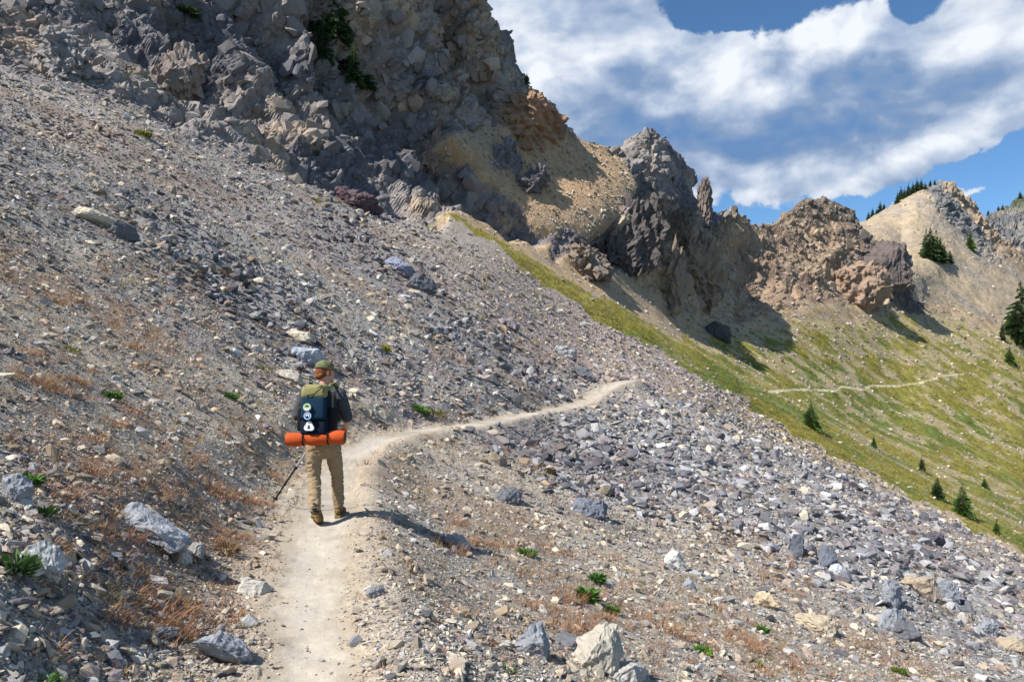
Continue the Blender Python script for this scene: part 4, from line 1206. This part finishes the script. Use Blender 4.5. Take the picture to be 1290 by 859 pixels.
def fuse(name, bm, voxel, mat, parent, wrinkle=None, smooth_n=4):
    """melt overlapping shapes into one continuous skin"""
    bmesh.ops.recalc_face_normals(bm, faces=bm.faces)
    me = bpy.data.meshes.new(name); bm.to_mesh(me); bm.free()
    o = bpy.data.objects.new(name, me); COL.objects.link(o)
    md = o.modifiers.new('r', 'REMESH'); md.mode = 'VOXEL'; md.voxel_size = voxel
    sm = o.modifiers.new('s', 'SMOOTH'); sm.factor = .5; sm.iterations = smooth_n
    dg = bpy.context.evaluated_depsgraph_get()
    m2 = bpy.data.meshes.new_from_object(o.evaluated_get(dg))
    o.modifiers.clear(); o.data = m2; bpy.data.meshes.remove(me); m2.name = name
    if wrinkle:
        amp, stretch = wrinkle
        n = len(m2.vertices); co = np.zeros(n * 3, np.float32); nn = np.zeros(n * 3, np.float32)
        m2.vertices.foreach_get('co', co); m2.vertex_normals.foreach_get('vector', nn)
        co = co.reshape(-1, 3); q = co * np.array(stretch)
        w = np.abs(fbm(q + 3, .09, 3, 91)) * -1.6 + .5 * fbm(q, .05, 2, 92) + .4
        co = co + nn.reshape(-1, 3) * (w * amp)[:, None]
        m2.vertices.foreach_set('co', co.astype(np.float32).ravel())
    m2.polygons.foreach_set('use_smooth', np.ones(len(m2.polygons), bool))
    m2.materials.clear(); m2.materials.append(mat)
    m2.update()
    o.parent = parent
    return o


def plain(name, bm, mat, parent=None, smooth_=True):
    bmesh.ops.recalc_face_normals(bm, faces=bm.faces)
    me = bpy.data.meshes.new(name); bm.to_mesh(me); bm.free()
    me.materials.append(mat); me.polygons.foreach_set('use_smooth', np.full(len(me.polygons), smooth_)); me.update()
    o = bpy.data.objects.new(name, me); COL.objects.link(o)
    if parent is not None: o.parent = parent
    return o


def cloth(name, c, amt=.18, scale=40, bump=.3):
    return mat_tinted(name, .85, amt, scale, bump, .004, fixed=c, spec=.15)


M_SKIN = mat_tinted('skin', .55, .05, 20, .1, .002, fixed=L(206, 150, 124), spec=.35)
M_KHAKI = cloth('khaki_trousers', L(148, 128, 102), .14, 14)
M_SHIRT = cloth('charcoal_shirt', L(74, 74, 76))
M_CAP = mat_tinted('olive_cap', .85, .2, 18, .3, .004, fixed=L(112, 112, 78), mottle=L(78, 84, 58))
M_HAIR = cloth('auburn_hair', L(120, 72, 46), .35, 60)
M_BOOT = cloth('brown_boot', L(112, 88, 58), .2)
M_SOLE = cloth('boot_sole', L(132, 116, 74), .15)
M_SOCK = cloth('dark_sock', L(44, 46, 52), .1)
M_NAVY = cloth('navy_pack', L(20, 30, 46), .15, 30)
M_BLACK = cloth('black_webbing', L(26, 26, 29), .12, 40)
M_OLIVE = cloth('olive_pack', L(138, 132, 88), .15, 30)
M_ORANGE = cloth('orange_foam', L(190, 82, 38), .12, 24)
M_TEAL = cloth('dark_teal_mesh', L(22, 50, 70), .2, 60)
M_PALE = cloth('pale_green_patch', L(178, 196, 156), .05)
M_WHITE = cloth('white_patch', L(226, 228, 228), .03)
M_BLUE = cloth('blue_patch', L(42, 108, 168), .05)
M_INK = cloth('dark_blue_ink', L(20, 40, 66), .03)
M_STEEL = mat_tinted('pole_alloy', .35, .05, 10, .05, .001, fixed=L(170, 172, 176), spec=.6)
gH = ground(400, 661)
hx, hy = (401 - CX) / F * 7.95, 7.95
jn = np.argmin((P[:, 0] - hx)**2 + (P[:, 1] - hy)**2)
HB = Vector((hx, hy, P[jn, 2]))


def gz(x, y):
    """height of the ground under a point beside the hiker, in the hiker's own frame"""
    j_ = np.argmin((P[:, 0] - HB.x - x)**2 + (P[:, 1] - HB.y - y)**2)
    return P[j_, 2] - HB.z


person = empty('person', HB)
tag(person, 'hiker seen from behind in olive cap, charcoal shirt and khaki trousers, walking along the trail', 'person')
J = dict(pel=(.01, .16, .90), ch=(-.01, .21, 1.22), sh=(-.01, .23, 1.40), nk=(0, .245, 1.49), hd=(.005, .275, 1.62),
         lh=(-.085, .16, .87), lk=(-.08, .15, .49), la=(-.03, -.03, .165), rh=(.10, .18, .87), rk=(.115, .35, .50), ra=(.12, .42, .12),
         ls=(-.195, .235, 1.395), le=(-.285, .21, 1.15), lw=(-.13, .42, 1.07), rs=(.175, .235, 1.395), re=(.262, .19, 1.13), rw=(.20, .42, 1.03))
for nm in ('lk', 'la', 'rk', 'ra'):
    pass
J = {k: Vector(v) for k, v in J.items()}
zl, zr = gz(-.02, .03), gz(.12, .40)


def fingers(bm, wrist, palm_dir, side, grip_c, rad, curl=True):
    """palm with four unequal bent fingers and a thumb closing round a grip"""
    pd, sd = Vector(palm_dir).normalized(), Vector(side).normalized()
    nrm = pd.cross(sd).normalized()
    limb(bm, [wrist, wrist + pd * .045, wrist + pd * .085], [.026, .036, .034], 12, .5, nrm)
    for i, ln in enumerate((.072, .082, .076, .060)):
        b = wrist + pd * .085 + sd * (.027 - .018 * i)
        k1 = b + pd * ln * .35 - nrm * ln * .12
        k2 = k1 + (pd * .25 - nrm).normalized() * ln * .42
        k3 = k2 + (-pd * .75 - nrm * .45).normalized() * ln * .36
        limb(bm, [b, k1, k2, k3], [.0095, .009, .0085, .0075], 8)
    tb = wrist + pd * .03 + sd * .03
    limb(bm, [tb, tb + sd * .022 + pd * .026 - nrm * .012, tb + pd * .052 + sd * .012 - nrm * .036, tb + pd * .058 - sd * .012 - nrm * .045], [.012, .011, .010, .008], 8)


bm = bmesh.new()
limb(bm, [J['pel'] + Vector((0, 0, -.02)), J['pel'] + Vector((0, .01, .12)), J['ch'], J['sh'] + Vector((0, 0, -.04))], [.145, .130, .150, .150], 18, .66)
limb(bm, [J['ls'], J['sh'], J['rs']], [.055, .075, .055], 12)
limb(bm, [J['sh'] + Vector((0, 0, .02)), J['nk'], J['hd'] + Vector((0, -.02, -.05))], [.075, .058, .06], 14)
yaw = R(-48)                                                     # the face is turned to the right
Rz = Matrix.Rotation(yaw, 3, 'Z')
hd = J['hd']


def hp(x, y, z):
    return hd + Rz @ Vector((x, y, z))


ball(bm, hp(0, -.01, .025), (.077, .096, .095), Rz)
ball(bm, hp(0, .03, -.05), (.058, .066, .065), Rz)
limb(bm, [hp(0, .088, .025), hp(0, .108, -.015), hp(0, .112, -.022)], [.009, .014, .012], 8)      # nose
ball(bm, hp(0, .088, -.062), (.026, .012, .010), Rz); ball(bm, hp(0, .08, -.098), (.028, .02, .018), Rz)
for s in (-1, 1):
    ball(bm, hp(.078 * s, -.012, -.005), (.012, .022, .034), Rz)
    ball(bm, hp(.031 * s, .078, .02), (.014, .012, .011), Rz)
for a, b, c in (('ls', 'le', 'lw'), ('rs', 're', 'rw')):
    mid = J[b].lerp(J[c], .35)
    limb(bm, [J[a], J[a].lerp(J[b], .5), J[b], mid, J[c]], [.052, .047, .040, .040, .027], 12)
fingers(bm, J['lw'], (.45, .75, -.35), (-.2, .35, .9), None, .02)
fingers(bm, J['rw'], (-.25, .85, -.45), (-.75, .1, .65), None, .02)
for a, b, c in (('lh', 'lk', 'la'), ('rh', 'rk', 'ra')):
    limb(bm, [J[a], J[a].lerp(J[b], .5), J[b], J[b].lerp(J[c], .35), J[c]], [.072, .062, .046, .047, .034], 12)
for a, k_ in (('la', 1), ('ra', 0)):
    limb(bm, [J[a] + Vector((0, -.01, -.03)), J[a] + Vector((0, .06, -.05 - .03 * k_)), J[a] + Vector((.0, .13, -.06 - .06 * k_))], [.026, .028, .02], 10)
fuse('body', bm, .0065, M_SKIN, person, None, 3)
# eyes and mouth are pieces of the face
for s in (-1, 1):
    b_ = bmesh.new(); ball(b_, hp(.031 * s, .086, .02), (.011, .007, .006), Rz); plain('eye', b_, M_BLACK, person)
b_ = bmesh.new(); ball(b_, hp(0, .097, -.062), (.022, .006, .0045), Rz); plain('mouth', b_, cloth('lips', L(160, 92, 84), .02), person)
bm = bmesh.new()
ball(bm, hp(0, -.018, .005), (.083, .098, .085), Rz); limb(bm, [hp(-.05, -.075, -.03), hp(0, -.088, -.045), hp(.05, -.075, -.03)], [.03, .034, .03], 10)
hair = fuse('hair', bm, .006, M_HAIR, person, (.006, (1, 1, .5)), 2)
keep = bmesh.new(); keep.from_mesh(hair.data)
cut = [v for v in keep.verts if (Rz.transposed() @ (v.co - hd)).y > .035]
bmesh.ops.delete(keep, geom=cut, context='VERTS'); keep.to_mesh(hair.data); keep.free()
# cap: crown, brim, button
bm = bmesh.new(); ball(bm, hp(0, -.008, .052), (.091, .108, .085), Rz)
dl_ = [v for v in bm.verts if v.co.z < hd.z + .035]
bmesh.ops.delete(bm, geom=dl_, context='VERTS')
capo = plain('cap', bm, M_CAP, person)
bm = bmesh.new()
vs = []
for k in range(15):
    a = R(-72 + 144 * k / 14)
    vs.append((hp(.09 * math.sin(a), -.008 + .106 * math.cos(a), .042), hp(.098 * math.sin(a), .0 + .108 * math.cos(a) + .075 * max(0, math.cos(a)) ** .7, .036 - .022 * math.sin(a)**2 + .004)))
lo = [[bm.verts.new(p + Vector((0, 0, dz))) for p in pr_] for pr_ in vs for dz in (0,)]
hi = [[bm.verts.new(p + Vector((0, 0, .005))) for p in pr_] for pr_ in vs]
for k in range(14):
    bm.faces.new((lo[k][0], lo[k][1], lo[k + 1][1], lo[k + 1][0])); bm.faces.new((hi[k][0], hi[k + 1][0], hi[k + 1][1], hi[k][1])); bm.faces.new((lo[k][1], hi[k][1], hi[k + 1][1], lo[k + 1][1]))
plain('brim', bm, M_CAP, capo)
# shirt with short sleeves
bm = bmesh.new()
limb(bm, [J['pel'] + Vector((0, 0, .04)), J['pel'] + Vector((0, .01, .13)), J['ch'], J['sh'] + Vector((0, 0, -.04))], [.158, .150, .172, .168], 20, .68)
limb(bm, [J['ls'] + Vector((.02, 0, 0)), J['sh'] + Vector((0, 0, .01)), J['rs'] + Vector((-.02, 0, 0))], [.066, .082, .066], 14)
for a, b in (('ls', 'le'), ('rs', 're')):
    limb(bm, [J[a], J[a].lerp(J[b], .5), J[a].lerp(J[b], .98)], [.068, .066, .060], 14)
fuse('shirt', bm, .008, M_SHIRT, person, (.009, (1, 1, 1.4)))
# trousers
bm = bmesh.new()
limb(bm, [J['pel'] + Vector((0, 0, .10)), J['pel'] + Vector((.003, -.005, .0)), J['pel'] + Vector((.006, 0, -.08))], [.142, .160, .140], 20, .74)
for a, b, c, s in (('lh', 'lk', 'la', -1), ('rh', 'rk', 'ra', 1)):
    ft = J[c] + (J[c] - J[b]).normalized() * -.02
    limb(bm, [J[a] + Vector((0, 0, -.02)), J[a].lerp(J[b], .5), J[b], J[b].lerp(J[c], .5), ft], [.092, .083, .067, .066, .060], 16)
fuse('trousers', bm, .008, M_KHAKI, person, (.013, (1, 1, 2.2)))
for c, zg, lift in (('la', zl, R(27)), ('ra', zr, R(0))):
    a = J[c]; Rx = Matrix.Rotation(-lift, 3, 'X')
    base = Vector((a.x, a.y, zg))

    def fp(x, y, z, base=base, Rx=Rx):                             # the rear foot rises on its toe
        return base + Vector((0, .2, 0)) + Rx @ (Vector((x, y - .2, z)))
    bm = bmesh.new()
    limb(bm, [fp(0, -.035, .07), fp(0, .03, .085), fp(0, .12, .062), fp(.005, .19, .05)], [.046, .047, .045, .037], 12)
    limb(bm, [fp(0, -.02, .09), a + Vector((0, 0, .0))], [.046, .047], 12)
    bo = fuse('boot', bm, .007, M_BOOT, person, (.003, (1, 1, 1)))
    bm = bmesh.new()
    ol = [(-.030, -.07), (.030, -.07), (.040, -.04), (.036, .05), (.046, .12), (.042, .2), (.02, .235), (-.02, .235), (-.042, .2), (-.046, .12), (-.036, .05), (-.040, -.04)]
    A = [bm.verts.new(fp(x, y, .002)) for x, y in ol]; B = [bm.verts.new(fp(x, y, .034)) for x, y in ol]
    bm.faces.new(A); bm.faces.new(B[::-1])
    for k in range(len(ol)): bm.faces.new((A[k], B[k], B[(k + 1) % len(ol)], A[(k + 1) % len(ol)]))
    plain('sole', bm, M_SOLE, bo, False)
    bm = bmesh.new(); limb(bm, [a + Vector((0, 0, .0)), a + Vector((0, .005, .05))], [.048, .05], 12); plain('sock', bm, M_SOCK, person)


# backpack
def rounded(bm, c, hw, hd_, hh, bev, topw=1.0, lean=0.0):
    r = bmesh.ops.create_cube(bm, size=2)
    for v in r['verts']:
        k = topw if v.co.z > 0 else 1
        v.co = Vector((c[0] + v.co.x * hw * k, c[1] + v.co.y * hd_ + lean * v.co.z * hh, c[2] + v.co.z * hh))
    es = list({e for v in r['verts'] for e in v.link_edges})
    bmesh.ops.bevel(bm, geom=es, offset=bev, segments=4, affect='EDGES', profile=.5)


pack = empty('backpack', HB + Vector((0, 0, .98)))
tag(pack, 'navy and olive backpack with three round patches, worn on the hiker\'s back', 'backpack')


def pk_(name, bm, mat, parent=pack, **kw):
    o = plain(name, bm, mat, parent, kw.get('s', True))
    if parent is pack: o.location = (0, 0, -.98)
    return o


bm = bmesh.new(); rounded(bm, (-.01, -.01, 1.22), .150, .095, .240, .06, .86, .10); pk_('pack_body', bm, M_NAVY)
bm = bmesh.new(); rounded(bm, (-.022, -.005, 1.42), .140, .122, .075, .05, .9, .10); pk_('lid', bm, M_OLIVE)
bm = bmesh.new(); rounded(bm, (-.022, -.085, 1.255), .132, .055, .125, .035, .95, .10); pk_('front_pocket', bm, M_TEAL)
bm = bmesh.new(); rounded(bm, (-.022, -.075, 1.05), .140, .062, .085, .04, 1, .08); pk_('lower_pocket', bm, M_NAVY)
for s in (-1, 1):
    bm = bmesh.new(); rounded(bm, (-.01 + .162 * s, -.005, 1.13), .034, .085, .12, .025, .8, .08); pk_('side_pocket', bm, M_BLACK)
    bm = bmesh.new()
    limb(bm, [(-.01 + .115 * s, .10, 1.48), (-.01 + .125 * s, .22, 1.505), (-.01 + .135 * s, .33, 1.44), (-.01 + .15 * s, .36, 1.28), (-.01 + .165 * s, .28, 1.10), (-.01 + .16 * s, .10, 1.06)], [.026] * 6, 10, .4)
    pk_('shoulder_strap', bm, M_BLACK if s < 0 else M_OLIVE)
    bm = bmesh.new()
    limb(bm, [(-.01 + .15 * s, -.03, 1.02), (-.01 + .165 * s, -.02, 1.2), (-.01 + .150 * s, .03, 1.42)], [.009] * 3, 8, .5); pk_('compression_strap', bm, M_OLIVE if s > 0 else M_BLACK)
bm = bmesh.new()
zz = [(-.115, -.105, 1.475), (-.02, -.118, 1.44), (.07, -.112, 1.485), (.085, -.12, 1.425), (0, -.124, 1.40), (-.085, -.126, 1.385), (-.07, -.13, 1.355)]
limb(bm, zz, [.006] * len(zz), 6)
limb(bm, [(-.04, -.128, 1.36), (.015, -.125, 1.42), (.06, -.12, 1.46)], [.005] * 3, 6)
pk_('bungee_cord', bm, M_BLACK)


def patch(name, x, y, z, r, mats, shape='disc', inner=None):
    bm = bmesh.new(); n = 28; tl = Matrix.Rotation(R(-7), 3, 'X')
    def ring(rad, yy, tri=0.0):
        out_ = []
        for k in range(n):
            a = 6.2832 * k / n + 1.5708
            rr = rad * (1 - tri * .5 * (1 - math.cos(3 * (a - 1.5708))) * .5)
            out_.append(bm.verts.new(Vector((x, y, z)) + tl @ Vector((rr * math.cos(a), yy, rr * math.sin(a)))))
        return out_
    t = .55 if shape == 'tri' else 0
    A, B = ring(r, .008, t), ring(r * .97, -.006, t)
    bm.faces.new(B)
    for k in range(n): bm.faces.new((A[k], A[(k + 1) % n], B[(k + 1) % n], B[k]))
    p = pk_(name, bm, mats, pack, s=False)
    if inner:
        for nm, mt, poly, off in inner:
            bm = bmesh.new()
            bm.faces.new([bm.verts.new(Vector((x, y, z)) + tl @ Vector((u * r, -.006 - off, v * r))) for u, v in poly])
            plain(nm, bm, mt, p, False)
    return p


def arc(r0, r1, a0, a1, n=14):
    return [(r0 * math.cos(R(a0 + (a1 - a0) * k / n)), r0 * math.sin(R(a0 + (a1 - a0) * k / n))) for k in range(n + 1)] + \
           [(r1 * math.cos(R(a1 + (a0 - a1) * k / n)), r1 * math.sin(R(a1 + (a0 - a1) * k / n))) for k in range(n + 1)]


patch('green_patch', -.075, -.162, 1.262, .042, M_PALE, 'disc', [('patch_band', M_WHITE, arc(.35, .75, 200, 340), .002), ('patch_band', M_TEAL, arc(.1, .5, 20, 160), .002)])
patch('blue_patch', -.068, -.168, 1.172, .043, M_BLUE, 'disc', [('patch_ring', M_WHITE, arc(.72, .86, 0, 359, 30), .002), ('patch_swirl', M_WHITE, arc(.18, .48, -30, 190), .002), ('patch_swirl', M_INK, [(-.3, -.45), (.3, -.45), (.1, -.05), (-.1, -.05)], .003)])
patch('white_patch', -.055, -.160, 1.062, .058, M_WHITE, 'tri', [('patch_tree', M_INK, [(-.36, -.36), (-.07, -.12), (-.22, -.12), (0, .42), (.22, -.12), (.07, -.12), (.36, -.36)], .002)])

# orange foam roll strapped below
roll = empty('sleeping_pad', HB + Vector((0, -.10, .928)))
tag(roll, 'bright orange rolled sleeping pad strapped under the hiker\'s backpack', 'sleeping pad')
A_, B_ = Vector((-.30, 0, -.010)), Vector((.29, .03, .018))
bm = bmesh.new(); rr = [.066, .071, .073, .072, .063, .064, .071, .072, .069, .072, .064, .062, .071, .073, .068]
limb(bm, [A_.lerp(B_, i / 14) + Vector((0, 0, .004 * math.sin(i * 1.7))) for i in range(15)], rr, 20, .86, ends=(.06, .8))
ro = plain('foam_roll', bm, M_ORANGE, roll)
for e_, s in ((A_, -1), (B_, 1)):                                   # the spiral shows at the ends
    bm = bmesh.new(); ax = (B_ - A_).normalized(); u = Vector((0, 0, 1)).cross(ax).normalized(); w = ax.cross(u)
    pts_ = [e_ + ax * s * .008 + (u * math.cos(t * .42) + w * math.sin(t * .42)) * (.008 + .0011 * t) for t in range(48)]
    limb(bm, pts_, [.004] * 48, 5); plain('roll_spiral', bm, M_BOOT, ro)
for t in (.29, .72):
    bm = bmesh.new(); c = A_.lerp(B_, t); ax = (B_ - A_).normalized(); u = Vector((0, 0, 1)).cross(ax).normalized(); w = ax.cross(u)
    pts_ = [c + (u * math.cos(a * .3142) + w * math.sin(a * .3142)) * .068 for a in range(21)]
    limb(bm, pts_, [.0075] * 21, 6); plain('roll_strap', bm, M_BLACK, roll)

# trekking pole planted ahead on the left
hand = J['lw'] + Vector((.45, .75, -.35)).normalized() * .10 + Vector((0, 0, -.03))
tipx, tipy = (342 - CX) / F * 8.75 - HB.x, 8.75 - HB.y
tip = Vector((tipx, tipy, gz(tipx, tipy)))
pole = empty('trekking_pole', HB + tip)
tag(pole, 'thin silver and black trekking pole held in the hiker\'s left hand, tip on the gravel', 'trekking pole')
ax = (hand - tip); top = hand + ax.normalized() * .06 - tip; ax = ax.normalized()
Lp = top.length
for nm, t0, t1, r0, r1, mt in (('tip', 0, .03, .003, .006, M_STEEL), ('lower_shaft', .03, .46, .0095, .0105, M_BLACK), ('lock', .45, .48, .014, .014, M_BLACK), ('upper_shaft', .47, .88, .012, .012, M_STEEL), ('grip', .87, 1.0, .016, .019, M_BLACK)):
    bm = bmesh.new(); limb(bm, [ax * Lp * t0, ax * Lp * (t0 + t1) / 2, ax * Lp * t1], [r0, (r0 + r1) / 2, r1], 10); plain(nm, bm, mt, pole)
bm = bmesh.new(); limb(bm, [ax * Lp * .07, ax * Lp * .075, ax * Lp * .082], [.02, .034, .012], 14); plain('basket', bm, M_BLACK, pole)
bm = bmesh.new(); q0 = ax * Lp * .97
limb(bm, [q0, q0 + Vector((-.02, -.05, -.05)), q0 + Vector((-.01, -.06, -.12)), q0 + Vector((.01, -.02, -.06)), q0], [.005] * 5, 6); plain('wrist_strap', bm, M_BLACK, pole)
